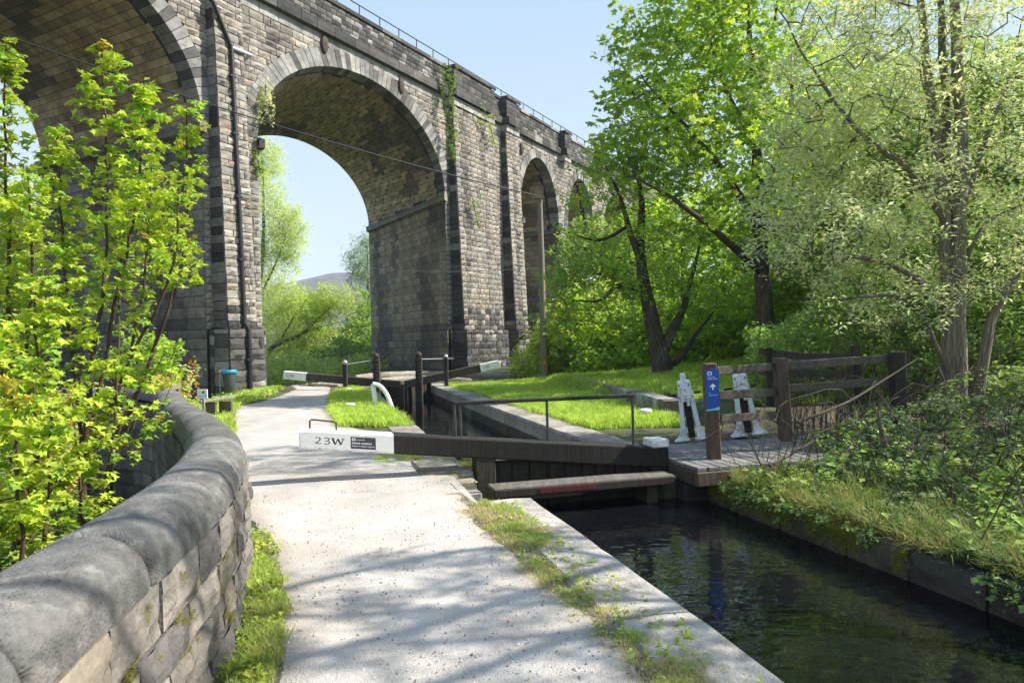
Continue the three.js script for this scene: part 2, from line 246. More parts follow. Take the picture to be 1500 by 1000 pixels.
{
  const R = rng(11);
  const keep = (frame, a0, a1, b0, b1, dep, col, rough = 1, nx = 3, ny = 2) => {
    const m = new MB(); m.stone(frame, a0 + 0.014, a1 - 0.014, b0 + 0.013, b1 - 0.013, dep, col, R, nx, ny, rough);
    const q = frame((a0 + a1) / 2, (b0 + b1) / 2, 0); stones.push({ m, size: (a1 - a0) * (b1 - b0) / q.distanceToSquared(camera.position), seen: q.x / -q.z > -0.74 && (q.y - 1.65) / -q.z < 0.5 });
  };
  const rows = (y0, y1, h, fn) => { let y = y0; while (y < y1 - 0.12) { let e = y + h * (0.85 + 0.3 * R()); if (e > y1 - 0.15) e = y1; fn(y, e); y = e; } };
  const run = (frame, list, y, e, lo, hi, dep, tone, rough) => { for (const [p, q] of list) { let a = p; while (a < q - 0.02) { let b = a + lo + (hi - lo) * R(); if (b > q - lo * 0.6) b = q; keep(frame, a, b, y, e, dep, tone(a, y), rough); a = b; } } };
  const openings = (y, list, extra) => { for (const A of ARCHES) { if (y < SPRING) list = minus(list, A.c - A.a, A.c + A.a); else { const e = extra ? A.t : 0, k = (y - SPRING) / (A.b + e); if (k < 1) { const w = (A.a + e) * Math.sqrt(1 - k * k); list = minus(list, A.c - w, A.c + w); } } } return list; };
  const sootAt = (s, y) => smooth(0.5, 0.74, fbm(s * 1.1, y * 0.1, 4, 0, 14));
  const toneFace = (s, y) => { const k = sootAt(s, y), w = clamp(fbm(s * 0.35, y * 0.3, 3, 0, 71) * 2 - 0.5, 0, 1), a = blend(R, TONES.buff, 0.6), b = blend(R, TONES.grey, 0.6), d = k * (0.55 + 0.25 * R()) + (R() < 0.08 ? 0.4 : 0); return [0, 1, 2].map((i) => lerp(lerp(a[i], b[i], w * 0.6), 0.075 - 0.005 * i, clamp(d, 0, 0.9))); };
  const toneLow = (s, y) => blend(R, R() < 0.8 ? TONES.soot : TONES.grey, 0.7).map((x) => x * 1.15);
  // plain face between the openings
  rows(2.38, 15.3, 0.29, (y, e) => { let l = openings((y + e) / 2, [[S0, 46]], true); for (const P of PILASTERS) l = minus(l, P.s0, P.s1); run((s, yy, h) => F(s, yy, h), l, y, e, 0.32, 0.8, 0.1, toneFace, 1.3); });
  rows(-1.6, 2.38, 0.42, (y, e) => { let l = openings(0, [[S0, 46]], false); for (const P of PILASTERS) l = minus(l, P.s0 - 0.1, P.s1 + 0.1); run((s, yy, h) => F(s, yy, h + 0.2), l, y, e, 0.5, 1.0, 0.09, toneLow, 1); });
  // pilasters: front and the return that faces the towpath
  PILASTERS.forEach((P, i) => {
    const tone = (s, y) => y < 3.5 && R() < 0.5 ? pick(R, TONES.soot) : toneFace(s * 1.7, y);
    rows(2.38, 15.3, 0.3, (y, e) => run((s, yy, h) => F(s, yy, h + pb(yy)), [[P.s0, P.s1]], y, e, 0.32, 0.7, 0.12, tone, 1.5));
    rows(-1.6, 2.38, 0.42, (y, e) => run((s, yy, h) => F(s, yy, h + pb(2.4) + 0.2), [[P.s0 - 0.15, P.s1 + 0.15]], y, e, 0.45, 0.8, 0.16, toneLow, 1.6));
    const rt = i === 0 ? () => R() < 0.35 ? pick(R, TONES.soot) : pick(R, TONES.grey) : () => R() < 0.8 ? pick(R, TONES.soot) : pick(R, TONES.grey);
    rows(2.38, 15.3, 0.36, (y, e) => keep((a, yy, h) => F(P.s0 - h, yy, pb(yy) - a), 0, pb(y), y, e, 0.02, rt(), 0.4, 2, 1));
    rows(-1.6, 2.38, 0.45, (y, e) => keep((a, yy, h) => F(P.s0 - 0.15 - h, yy, pb(2.4) + 0.2 - a), 0, pb(2.4) + 0.2, y, e, 0.02, toneLow(), 0.4, 2, 1));
    rows(-1.6, 15.3, 0.4, (y, e) => { const p = y < 2.3 ? pb(2.4) + 0.2 : pb(y), o = y < 2.3 ? 0.15 : 0; keep((a, yy, h) => F(P.s1 + o + h, yy, (y < 2.3 ? p : pb(yy)) - p + a), 0, p, y, e, 0.02, toneFace(P.s1, y), 0.4, 2, 1); });
  });
  // jambs: the faces of the piers that look along the openings
  for (const k of [0, 1, 2, 3]) { const A = ARCHES[k], s = A.c + A.a, ext = k === 1 ? 1 : 1;
    const fr = (a, yy, h) => F(s + a * A.skew - h, yy, -a * ext);
    const tone = (a, y) => { const d = clamp(smooth(0.45, 0.68, fbm(a * 0.8, y * 0.22, 4, 0, 9)) * 0.7 + (y < 2.4 ? 0.45 : 0) + 0.3 * (R() - 0.5), 0, 0.85), c = blend(R, k === 0 ? TONES.grey : TONES.brown, 0.6), e = blend(R, TONES.brown, 0.5), w = (k === 0 ? 0.35 : 0.6) * R(); return [0, 1, 2].map((i) => lerp(lerp(c[i], e[i], w) * (k === 0 ? 1.1 : 1.2), 0.08, d)); };
    rows(2.38, SPRING, 0.4, (y, e) => run(fr, [[0, DEPTH]], y, e, 0.6, 1.15, 0.03, tone, 0.5));
    rows(-1.6, 2.38, 0.45, (y, e) => run((a, yy, h) => fr(a, yy, h + 0.12), [[-0.15, DEPTH]], y, e, 0.7, 1.2, 0.035, tone, 0.5));
    const l = A.c - A.a; if (k > 1) rows(-1.6, SPRING, 0.4, (y, e) => run((a, yy, h) => F(l + a * A.skew + h, yy, -a), [[0, DEPTH]], y, e, 0.6, 1.15, 0.03, tone, 0.5));
  }
  // the barrels
  ARCHES.forEach((A, k) => {
    const soff = (q, a, h) => { const ph = q; return F(A.c + a * A.skew + (A.a - h) * Math.cos(ph), SPRING + (A.b - h) * Math.sin(ph), -a); };
    const n = Math.round((A.a + A.b) / 2 * Math.PI / 0.3), dp = Math.PI / n, kk = k === 1 ? 0.018 : 0;
    const end = k === 0 ? 0.62 : 0.72;
    for (let r = -8; r < n + 2; r++) { let a = end + 0.3 * R(); while (a < DEPTH) { let b = Math.min(DEPTH, a + 0.55 + 0.75 * R()); const p0 = r * dp + kk * a, p1 = p0 + dp; if (p0 >= 0 && p1 <= Math.PI + 1e-6) { const o = 0.015 * R(), col = fbm(p0 * 3, a * 0.35, 3, 0, k) > 0.64 ? blend(R, TONES.brown).map((x) => x * 0.6) : blend(R, TONES.brown, 0.9).map((x, e) => x * [1.45, 1.35, 1.15][e]); mass.stone((aa, bb, h) => soff(bb, aa, h), a + 0.01, b - 0.01, p0 + 0.0022, p1 - 0.0022, 0.018 + o, col, R, 1, 1, 0.5, -0.03); } a = b; } }
    // ring stones of the front
    const N = k === 0 ? 46 : k === 1 ? 66 : 36, named = k < 2;
    const ring = new MB();
    for (let i = 0; i < N; i++) {
      const p0 = i / N * Math.PI, p1 = (i + 1) / N * Math.PI, m = named ? new MB() : ring, th = A.t * (1 + (k === 1 ? 0.12 * Math.sin((p0 + p1) / 2) : 0)) + (i % 2 ? 0.03 : -0.02), pr = 0.07 + 0.03 * R();
      if (k === 0 && p0 > 1.9) continue;
      const g = 0.012 / A.a, pt = (p, r, a) => F(A.c - a * A.skew * -1 + (A.a + r) * Math.cos(p), SPRING + (A.b + r) * Math.sin(p), -a);
      const col = pick(R, TONES.ring); const dk = R() < 0.3 ? 0.3 + 0.3 * R() : 1; const vv = 0.72 * dk * (0.85 + 0.3 * R()); for (let e = 0; e < 3; e++) col[e] *= vv;
      const q = [pt(p0 + g, -0.02, -pr), pt(p1 - g, -0.02, -pr), pt(p1 - g, th, -pr), pt(p0 + g, th, -pr)], z = [pt(p0 + g, -0.02, 0.66), pt(p1 - g, -0.02, 0.66), pt(p1 - g, th, 0.05), pt(p0 + g, th, 0.05)];
      m.quad(...q, col); for (let e = 0; e < 4; e++) { const f = (e + 1) % 4; m.quad(q[f], q[e], z[e], z[f], col); }
      if (named) m.build('voussoir', M.stone, viaduct);
    }
    if (!named) tag(ring.build('arch_ring', M.stone, viaduct), null, null, null, 'stuff');
  });
  // pale band, cornice, parapet and its coping; the piers of the parapet
  const steps = (fr, y, e, lo, hi, dep, tone, list = [[S0, S1]]) => run(fr, list, y, e, lo, hi, dep, tone, 0.4);
  steps((s, y, h) => F(s, y, h + 0.06), 15.3, 15.75, 0.9, 1.5, 0.03, () => R() < 0.8 ? pick(R, TONES.ring) : pick(R, TONES.grey));
  steps((s, y, h) => F(s, y, h + 0.3), 15.75, 16.22, 0.9, 1.4, 0.03, () => R() < 0.85 ? pick(R, TONES.soot) : pick(R, TONES.grey));
  rows(16.22, 17.35, 0.23, (y, e) => run((s, yy, h) => F(s, yy, h + 0.1), [[S0, S1]], y, e, 0.3, 0.65, 0.05, () => R() < 0.75 ? pick(R, TONES.soot) : pick(R, TONES.grey), 1));
  steps((s, y, h) => F(s, y, h + 0.2), 17.35, 17.56, 1.0, 1.5, 0.03, () => R() < 0.6 ? pick(R, TONES.soot) : pick(R, TONES.grey));
  for (const P of [...PILASTERS, { s0: 29.3, s1: 30.4 }, { s0: 36.4, s1: 37.6 }]) { // pilasters carried up through the parapet
    const e0 = 0.42;
    for (const [y, e, o] of [[15.3, 15.75, 0.1], [15.75, 16.22, 0.32], [16.22, 17.4, 0.14], [17.4, 17.59, 0.24]]) { const tone = () => y < 15.5 ? pick(R, TONES.ring) : pick(R, TONES.soot);
      rows(y, e, y === 16.22 ? 0.3 : 0.6, (a, b) => { run((s, yy, h) => F(s, yy, h + e0 + o), [[P.s0 - o * 0.3, P.s1 + o * 0.3]], a, b, 0.5, 1, 0.04, tone, 0.8); keep((q, yy, h) => F(P.s0 - o * 0.3 - h, yy, e0 + o - q), 0, e0 + o, a, b, 0.02, tone(), 0.4, 2, 1); }); 
      const c = pick(R, TONES.soot); mass.quad(F(P.s0 - o * 0.3, e, 0), F(P.s1 + o * 0.3, e, 0), F(P.s1 + o * 0.3, e - 0.01, e0 + o), F(P.s0 - o * 0.3, e - 0.01, e0 + o), c); }
  }
  const top = [0.09, 0.085, 0.08];
  mass.quad(F(S0, 17.55, 0.2), F(S1, 17.55, 0.2), F(S1, 17.55, -0.35), F(S0, 17.55, -0.35), top); mass.quad(F(S0, 16.22, 0.3), F(S1, 16.22, 0.3), F(S1, 16.24, 0), F(S0, 16.24, 0), top); mass.quad(F(S0, 15.752, 0.31), F(S1, 15.752, 0.31), F(S1, 15.752, 0), F(S0, 15.752, 0), top);
  for (const P of PILASTERS) mass.quad(F(P.s0 - 0.15, 2.39, pb(2.4) + 0.22), F(P.s1 + 0.15, 2.39, pb(2.4) + 0.22), F(P.s1 + 0.15, 2.46, 0), F(P.s0 - 0.15, 2.46, 0), top);
  // imposts
  for (const A of ARCHES) for (const sg of [-1, 1]) { const s = A.c + sg * A.a, m = new MB();
    const f = (a, o, y) => F(s + a * A.skew - sg * o, y, -a); const col = pick(R, sg < 0 ? TONES.soot : TONES.grey);
    for (let a = -0.32; a < DEPTH; a += 1.0) { const b = Math.min(a + 0.985, DEPTH), q = (o, y) => [f(a, o, y), f(b, o, y)]; const [p0, p1] = q(0.3, 9.72), [p2, p3] = q(0.3, 10.06), [p4, p5] = q(0, 10.09), [p6, p7] = q(0, 9.66), c = col.map((x) => x * (0.8 + 0.4 * R())); m.quad(p0, p1, p3, p2, c); m.quad(p2, p3, p5, p4, c); m.quad(p0, p1, p7, p6, c); if (a < 0) m.quad(p0, p2, p4, p6, c); }
    m.build('impost', M.stone, viaduct); }
  // mortar-dark core behind every stone
  const core = new MB(), mor = [0.06, 0.056, 0.05];
  const shape = (skewed) => { const sh = new THREE.Shape(); sh.moveTo(S0, 17.4); sh.lineTo(S0, -2); for (const A of ARCHES) { const o = skewed * A.skew; sh.lineTo(A.c + o - A.a, -2); for (let i = 32; i >= 0; i--) { const p = i / 32 * Math.PI; sh.lineTo(A.c + o + A.a * Math.cos(p), SPRING + A.b * Math.sin(p)); } sh.lineTo(A.c + o + A.a, -2); } sh.lineTo(S1, -2); sh.lineTo(S1, 17.4); return sh; };
  for (const [sk, h] of [[0, -0.012], [DEPTH, -DEPTH]]) { const g = new THREE.ShapeGeometry(shape(sk)), p = g.attributes.position, ix = g.index.array; for (let i = 0; i < ix.length; i += 3) { const q = [0, 1, 2].map((e) => F(p.getX(ix[i + e]), p.getY(ix[i + e]), h)); core.tri(...q, mor); } }
  for (const A of ARCHES) { const pts = [[A.a, -2]]; for (let i = 0; i <= 32; i++) { const p = i / 32 * Math.PI; pts.push([A.a * Math.cos(p), SPRING + A.b * Math.sin(p)]); } pts.push([-A.a, -2]); for (let i = 0; i + 1 < pts.length; i++) { const f = ([x, y], a) => F(A.c + x * 1.001 + a * A.skew, y, -a - 0.012); core.quad(f(pts[i], 0), f(pts[i + 1], 0), f(pts[i + 1], DEPTH), f(pts[i], DEPTH), mor); } }
  core.quad(F(S0, 16.2, 0), F(S1, 16.2, 0), F(S1, 16.2, -DEPTH), F(S0, 16.2, -DEPTH), mor); core.quad(F(S0, -2, 0), F(S0, 17.4, 0), F(S0, 17.4, -DEPTH), F(S0, -2, -DEPTH), mor); core.quad(F(S0, 17.45, -DEPTH + 0.4), F(S1, 17.45, -DEPTH + 0.4), F(S1, 15.2, -DEPTH + 0.4), F(S0, 15.2, -DEPTH + 0.4), mor);
  core.build('masonry_core', M.stone, viaduct);
  stones.sort((a, b) => (b.seen - a.seen) || (b.size - a.size));
  stones.forEach((s, i) => { if (i < 290) s.m.build('stone', M.stone, viaduct); else { for (const k of ['p', 'c', 'u']) for (const x of s.m[k]) mass[k].push(x); } });
  tag(mass.build('stonework', M.stone, viaduct), null, null, null, 'stuff');
  // iron tie plates and the corbel cap
  const onFace = (px, py, P = 0) => { const [a, b] = unroll(px, py), k = a / 1050, x0 = VX0 + NX * P, d0 = VD0 + ND * P, s = (k * d0 - x0) / (UX - k * UD), D = d0 + UD * s; return [s, 1.65 - b / 1050 * D]; };
  for (const [px, py] of [[472, 65], [585, 126], [762, 218]]) { const [s, y] = onFace(px, py), g = new THREE.LatheGeometry([[0.05, 0.13], [0.1, 0.11], [0.3, 0.09], [0.34, 0.05], [0.34, 0]].map(([x, h]) => new THREE.Vector2(x, h)), 16), m = new THREE.Matrix4().makeBasis(F(0.6, 0, 0).sub(F(0, 0, 0)), F(0, 0, 1).sub(F(0, 0, 0)), V(0, 1.25, 0)).setPosition(F(s, y, 0.1)); g.applyMatrix4(m); g.computeVertexNormals(); mesh('tie_plate', g, M.rust, viaduct); }
}
{ // railing along the parapet
  const g = thing('parapet_railing', 'thin dark railing along the top of the viaduct parapet', 'railing');
  const rail = new Tubes(); for (const y of [18.12]) rail.add([F(-14, y, 0), F(62, y, 0)], 0.03, 6); rail.build('rail', M.iron, g);
  for (let s = -13.6; s < 60; s += 1.55) new Tubes().add([F(s, 17.5, 0), F(s, 18.14, 0)], 0.028, 5).build('post', M.iron, g);
}
{ // rainwater pipe on the left pier
  const g = thing('drainpipe', 'black cast iron drainpipe running down the nearest viaduct pier', 'drainpipe');
  const q = (s, y, o = 0.14) => F(s, y, pb(Math.max(y, 2.4)) + o);
  const down = new Tubes(); down.add([q(-1.62, 13.1), q(-1.62, 9), q(-1.62, 5), q(-1.62, 2.6), q(-1.62, 2.35, 0.36), q(-1.62, 1.6, 0.36), q(-1.62, -0.3, 0.36)], 0.085, 8); down.build('downpipe', M.iron, g);
  new Tubes().add([q(-2.5, 14.6), q(-2.35, 14.55), q(-1.62, 13.1)], 0.08, 8).build('branch_pipe', M.iron, g);
  new Tubes().add([q(-1.62, 13.1), q(-0.7, 13.12), F(-0.55, 13.12, 0.05)], 0.075, 8).build('outlet_pipe', M.galv, g);
  for (const y of [12, 9.8, 7.4, 5, 1.2]) { const m = new MB(); m.box(new THREE.Matrix4().makeBasis(F(1, 0, 0).sub(F(0, 0, 0)), V(0, 1, 0), F(0, 0, 1).sub(F(0, 0, 0))).setPosition(q(-1.62, y, y < 2 ? 0.32 : 0.1)), 0.3, 0.1, 0.2, 0.02); m.build('bracket', M.iron, g); }
}

// ------------------------------------------------------------------ boundary wall with rounded coping
{
  const g = thing('boundary_wall', 'curving rubble stone wall with rounded coping beside the towpath', 'wall');
  const cv = new THREE.CatmullRomCurve3(WALL.map(([x, d]) => V(x, 0, -d))); cv.arcLengthDivisions = 600;
  const len = cv.getLength(), P = (l) => cv.getPointAt(clamp(l / len, 0, 1)), N = (l) => { const t = cv.getTangentAt(clamp(l / len, 0, 1)); return V(-t.z, 0, t.x); };
  const R = rng(5);
  const frame = (sg) => (l, y, h) => P(l).addScaledVector(N(l), sg * (0.205 + h)).setY(y);
  const rockTones = [[0.2, 0.18, 0.155], [0.16, 0.145, 0.13], [0.25, 0.225, 0.195], [0.13, 0.122, 0.115], [0.23, 0.195, 0.15]];
  let y = -0.1;
  const end = len - 0.05, back = new MB();
  for (const h of [0.24, 0.2, 0.19, 0.24]) { let l = 0.3 * R(); while (l < end) { const b = Math.min(end, l + 0.24 + 0.42 * R()); const tall = R() < 0.12; const m = new MB(); m.stone(frame(1), l + 0.008, b - 0.008, y + 0.008, Math.min(0.745, y + h - 0.008), 0.04 + 0.035 * R(), pick(R, rockTones), R, 5, 4, 1.35, -0.05); m.build('stone', M.stone, g); l = b; } y += h; }
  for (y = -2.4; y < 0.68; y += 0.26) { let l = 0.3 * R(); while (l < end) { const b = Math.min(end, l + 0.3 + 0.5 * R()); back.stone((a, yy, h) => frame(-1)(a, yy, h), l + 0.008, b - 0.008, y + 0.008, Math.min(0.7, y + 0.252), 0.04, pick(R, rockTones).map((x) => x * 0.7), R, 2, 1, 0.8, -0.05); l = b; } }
  tag(back.build('stonework', M.stone, g), null, null, null, 'stuff');
  const core = new MB(), c = [0.13, 0.12, 0.1], nn = 90; for (let i = 0; i < nn; i++) { const a = i / nn * len, b = (i + 1) / nn * len, f = (l, s, yy) => P(l).addScaledVector(N(l), s * 0.2).setY(yy); core.quad(f(a, 1, -0.3), f(b, 1, -0.3), f(b, 1, 0.74), f(a, 1, 0.74), c); core.quad(f(a, -1, -2.5), f(b, -1, -2.5), f(b, -1, 0.7), f(a, -1, 0.7), c); core.quad(f(a, -1, 0.7), f(b, -1, 0.7), f(b, 1, 0.7), f(a, 1, 0.7), c); }
  core.build('mortar_core', M.stone, g);
  // coping stones
  const l0 = (k, i) => k * 3.7 + i * 1.3;
  let l = 0.1, k = 0; const joints = [0.1];
  while (l < len - 0.3) { l += 0.86 + 0.3 * R(); joints.push(Math.min(l, len)); }
  for (k = 0; k + 1 < joints.length; k++) {
    const a = joints[k] + 0.008, b = joints[k + 1] - 0.008, nl = 30, np = 22, p = [], u = [], cc = [], idx = [], jx = (R() - 0.5) * 0.012, jy = (R() - 0.5) * 0.008, tone = pick(R, [[0.2, 0.196, 0.187], [0.23, 0.224, 0.21], [0.18, 0.177, 0.17], [0.21, 0.203, 0.187]]);
    for (let i = -1; i <= nl + 1; i++) { const fl = clamp(i / nl, 0, 1), ll = lerp(a, b, fl), cap = i < 0 || i > nl, ed = i <= 0 || i >= nl ? 0.012 + 0.012 * fbm(l0(k, i), 3, 2) : 0;
      for (let j = 0; j <= np; j++) { const th = j / np * Math.PI, sx = Math.sign(Math.cos(th)) * Math.pow(Math.abs(Math.cos(th)), 0.82); let w = 0.23 - ed, hh = 0.215 - ed; const q = P(ll), nv = N(ll), r = 1 + 0.04 * (fbm(ll * 3 + k * 7, j * 0.5, 3, 0, 6) - 0.5); let x = sx * w * r + jx, yy = 0.745 + Math.pow(Math.sin(th), 0.9) * hh * r + jy; if (cap) { x = x * 0.82; yy = 0.75 + (yy - 0.75) * 0.82; } q.addScaledVector(nv, x); p.push(q.x, yy, q.z); u.push(ll, th * 0.28); const lich = fbm(ll * 2.6, th * 2.4 + k * 3, 4, 0, 16), spot = smooth(0.66, 0.74, fbm(ll * 9, th * 3.2 + k, 3, 0, 26)), kk = 0.88 + 0.8 * (lich - 0.5) + (th < 0.5 ? -0.15 : 0) + 0.45 * spot; cc.push(0.85 * tone[0] * kk, 0.85 * tone[1] * kk, 0.85 * tone[2] * kk * (1 - 0.05 * spot)); } }
    const w = np + 1; for (let i = 0; i < nl + 2; i++) for (let j = 0; j < np; j++) { const o = i * w + j; idx.push(o, o + w, o + 1, o + 1, o + w, o + w + 1); }
    const gg = new THREE.BufferGeometry(); gg.setAttribute('position', new THREE.Float32BufferAttribute(p, 3)); gg.setAttribute('uv', new THREE.Float32BufferAttribute(u, 2)); gg.setAttribute('color', new THREE.Float32BufferAttribute(cc, 3)); gg.setIndex(idx); gg.computeVertexNormals();
    mesh('coping_stone', gg, M.coping, g);
  }
}

// ------------------------------------------------------------------ canal edges and lock walls
const cbox = (m, v0, v1, t0, t1, y0, y1, col, bev = 0.015, wob) => { const b = new THREE.Matrix4().makeBasis(V(CD, 0, CX), V(0, 1, 0), V(CX, 0, -CD).negate()).setPosition(can((v0 + v1) / 2, (t0 + t1) / 2, (y0 + y1) / 2)); return m.box(b, v1 - v0, y1 - y0, t1 - t0, bev, col, wob); };
function slab(parent, v0, v1, t0, t1, y, col, seed) { // an uneven coping slab with a worn edge
  const R = rng(seed), n = Math.max(4, Math.round((t1 - t0) / 0.2)), m = new MB(), top = [], q = (v, t, y) => can(v, t, y), w = [];
  for (let i = 0; i <= n; i++) { const t = lerp(t0 + 0.008, t1 - 0.008, i / n), e = v1 - 0.03 * fbm(t * 2.3, seed, 3), h = y + 0.02 * (fbm(t * 1.5, seed + 3, 3) - 0.5); w.push([q(v0, t, h - 0.03), q(v0 + 0.03, t, h), q(lerp(v0, v1, 0.5), t, h + 0.006), q(e - 0.03, t, h - 0.004), q(e, t, h - 0.035 - 0.02 * R()), q(e - 0.01, t, y - 0.28)]); }
  for (let i = 0; i < n; i++) for (let j = 0; j < 5; j++) m.quad(w[i][j], w[i][j + 1], w[i + 1][j + 1], w[i + 1][j], col);
  for (const e of [0, n]) { const r = w[e]; for (let j = 1; j < 5; j++) e ? m.tri(r[0], r[j], r[j + 1], col) : m.tri(r[0], r[j + 1], r[j], col); m.tri(r[0], r[5], q(v0, e ? t1 - 0.008 : t0 + 0.008, y - 0.28), col); }
  return m.build('coping_slab', M.stone, parent);
}
{
  const R = rng(23), g = thing('canal_bank_wall', 'low pale stone canal edging between the towpath and the dark water', 'canal edging');
  const tn = () => pick(R, [[0.44, 0.41, 0.37], [0.4, 0.37, 0.33], [0.47, 0.44, 0.39]]);
  for (const [a, b] of [[-3, -0.6], [-0.6, 1.4], [1.4, 3.82], [3.82, 7.12]]) slab(g, 1.56, 2.1, a, b, 0.035, tn(), Math.round(a * 10 + 50));
  for (let t = -3; t < 7; t += 0.9) { const m = new MB(); cbox(m, 1.8, 2.06, t + 0.01, Math.min(7.08, t + 0.89), -1.4, -0.24, pick(R, TONES.soot), 0.02); m.build('wall_block', M.stone, g); }
  const m = new MB(); cbox(m, 1.3, 1.56, 7.15, 8.8, -1.4, -0.02, pick(R, TONES.soot), 0.03); m.build('wall_block', M.stone, g);
  slab(g, 1.1, 1.58, 7.16, 8.9, 0.0, tn(), 7);
}
{
  const R = rng(29), g = thing('lock_chamber', 'narrow stone lock chamber with dark walls behind the beamed gate', 'canal lock');
  const tn = () => pick(R, [[0.36, 0.33, 0.28], [0.32, 0.29, 0.24], [0.4, 0.36, 0.3]]);
  for (let t = 8.95; t < 28.3; t += 1.15) { slab(g, 1.2, 1.83, t, t + 1.15, 0.03, tn(), Math.round(t * 31)); }
  for (let t = 9.3; t < 28.3; t += 1.15) { const mm = new MB(), n = 5, rws = []; for (let i = 0; i <= n; i++) { const tt = lerp(t + 0.008, t + 1.142, i / n), e = 4.05 + 0.03 * fbm(tt * 2.3, 5, 3), h = 0.03 + 0.02 * (fbm(tt * 1.5, 9, 3) - 0.5); rws.push([can(4.7, tt, h - 0.03), can(4.67, tt, h), can(4.35, tt, h + 0.006), can(e + 0.03, tt, h), can(e, tt, h - 0.04), can(e, tt, -0.26)]); }
    const c = tn(); for (let i = 0; i < n; i++) for (let j = 0; j < 5; j++) mm.quad(rws[i][j + 1], rws[i][j], rws[i + 1][j], rws[i + 1][j + 1], c);
    for (const e of [0, n]) for (let j = 1; j < 5; j++) mm.tri(rws[e][0], rws[e][j], rws[e][j + 1], c);
    mm.build('coping_slab', M.stone, g); }
  for (let y = -1.6; y < -0.3; y += 0.335) { let t = 8.6; while (t < 28.4) { const b = Math.min(28.4, t + 0.6 + 0.5 * R()); const m = new MB(); m.stone((a, yy, h) => can(4.08 - h, a, yy), t + 0.01, b - 0.01, y + 0.008, y + 0.327, 0.03, pick(R, R() < 0.5 ? TONES.soot : [[0.085, 0.068, 0.042], [0.065, 0.055, 0.036]]), R, 2, 1, 0.6, -0.14); m.build('wall_block', M.stone, g); t = b; } }
  const m = new MB(); cbox(m, 1.62, 1.83, 8.85, 28.4, -1.7, -0.24, [0.08, 0.075, 0.06], 0.02); m.build('wall_backing', M.stone, g);
  const m2 = new MB(); cbox(m2, 4.56, 5.1, 8.5, 9.4, -1.7, -0.26, [0.05, 0.047, 0.04], 0.03); m2.build('wing_wall', M.stone, g);
  const m3 = new MB(); cbox(m3, 1.62, 4.2, 28.4, 28.9, -1.7, -0.2, [0.09, 0.08, 0.06], 0.02); m3.build('cill', M.stone, g);
}
{ // far bank of the lower pound
  const R = rng(37), g = thing('far_bank_wall', 'mossy stone retaining wall below the brambles across the water', 'retaining wall');
  for (let r = 0; r < 3; r++) { const y0 = -1.3 + r * 0.38, y1 = r === 2 ? -0.22 : y0 + 0.37; let t = -6; while (t < 8.4) { const b = Math.min(8.4, t + 0.6 + 0.5 * R()); const m = new MB(); m.stone((a, yy, h) => can(4.9 - h - 0.04 * (yy + 0.2) * -1 + 0.03 * (fbm(a, 2, 2) - 0.5), a, yy), t + 0.012, b - 0.012, y0 + 0.008, y1 - 0.008 - 0.05 * R() * (r === 2), 0.05, pick(R, [[0.1, 0.085, 0.055], [0.085, 0.075, 0.05], [0.12, 0.1, 0.065], [0.075, 0.068, 0.05]]), R, 6, 3, 1.5, -0.3); m.build('wall_block', M.stone, g); t = b; } }
}
{ // stone kerb between the two lawns
  const R = rng(41), g = thing('spillway_kerb', 'low stone kerb stepping between the lower and upper lawns', 'kerb');
  const pts = curve([level(826, 563, 0.05), level(880, 577, 0.02), level(935, 595, 0.0), level(985, 612, 0.0)], 22);
  for (let i = 0; i + 1 < pts.length; i += 1) { const a = pts[i], b = pts[i + 1], e = b.clone().sub(a).multiplyScalar(0.004); const m = new MB(); m.bar(a.clone().add(e).setY(a.y + 0.1 + 0.02 * R()), b.clone().sub(e).setY(b.y + 0.1 + 0.02 * R()), 0.42, 0.52, 0.03, pick(R, TONES.grey)); m.build('kerb_stone', M.stone, g); }
}

// ------------------------------------------------------------------ text panels
function panel(w, h, draw, rough = 0.6) { const c = document.createElement('canvas'); c.width = w; c.height = h; const x = c.getContext('2d'); draw(x, w, h); const t = new THREE.CanvasTexture(c); t.colorSpace = THREE.SRGBColorSpace; t.anisotropy = 8; return std({ map: t, roughness: rough }); }
const beamText = (plaque) => panel(1024, 256, (x, w, h) => {
  x.fillStyle = '#e2e2df'; x.fillRect(0, 0, w, h); const R = rng(3); for (let i = 0; i < 900; i++) { x.fillStyle = `rgba(${90 + 60 * R()},${90 + 50 * R()},${80},${0.05 + 0.12 * R()})`; x.fillRect(R() * w, R() * h, 4 + R() * 60, 1 + R() * 3); } for (let i = 0; i < 60; i++) { x.fillStyle = `rgba(70,62,50,${0.2 + 0.4 * R()})`; x.fillRect(R() * w, R() < 0.5 ? R() * 14 : h - R() * 22, 3 + R() * 26, 2 + R() * 7); }
  x.fillStyle = 'rgba(60,55,48,0.6)'; x.fillRect(0, 150, 190, 3);
  x.fillStyle = '#1c1c1c'; x.font = '150px sans-serif'; x.textBaseline = 'middle'; x.fillText('2', 150, 128); x.fillText('3', 245, 128); x.font = 'bold 146px serif'; x.fillText('W', 325, 128);
  if (plaque) { x.fillStyle = '#34373a'; x.fillRect(545, 38, 280, 190); for (let i = 0; i < 260; i++) { x.fillStyle = `rgba(170,170,170,${0.1 + 0.3 * R()})`; x.fillRect(545 + R() * 280, 38 + Math.pow(R(), 2.5) * 190, 2 + R() * 12, 1 + R() * 6); }
    x.strokeStyle = '#e8e8e8'; x.lineWidth = 11; x.beginPath(); x.arc(580, 80, 17, 0, 7); x.stroke(); x.fillStyle = '#e4e4e4'; x.font = 'bold 24px sans-serif'; x.fillText('Canal &', 612, 84); x.font = 'bold 46px sans-serif'; x.fillText('Save water', 556, 138, 230); x.font = 'bold 27px sans-serif'; x.fillText('Takes 2 boats again', 556, 184, 255); }
});

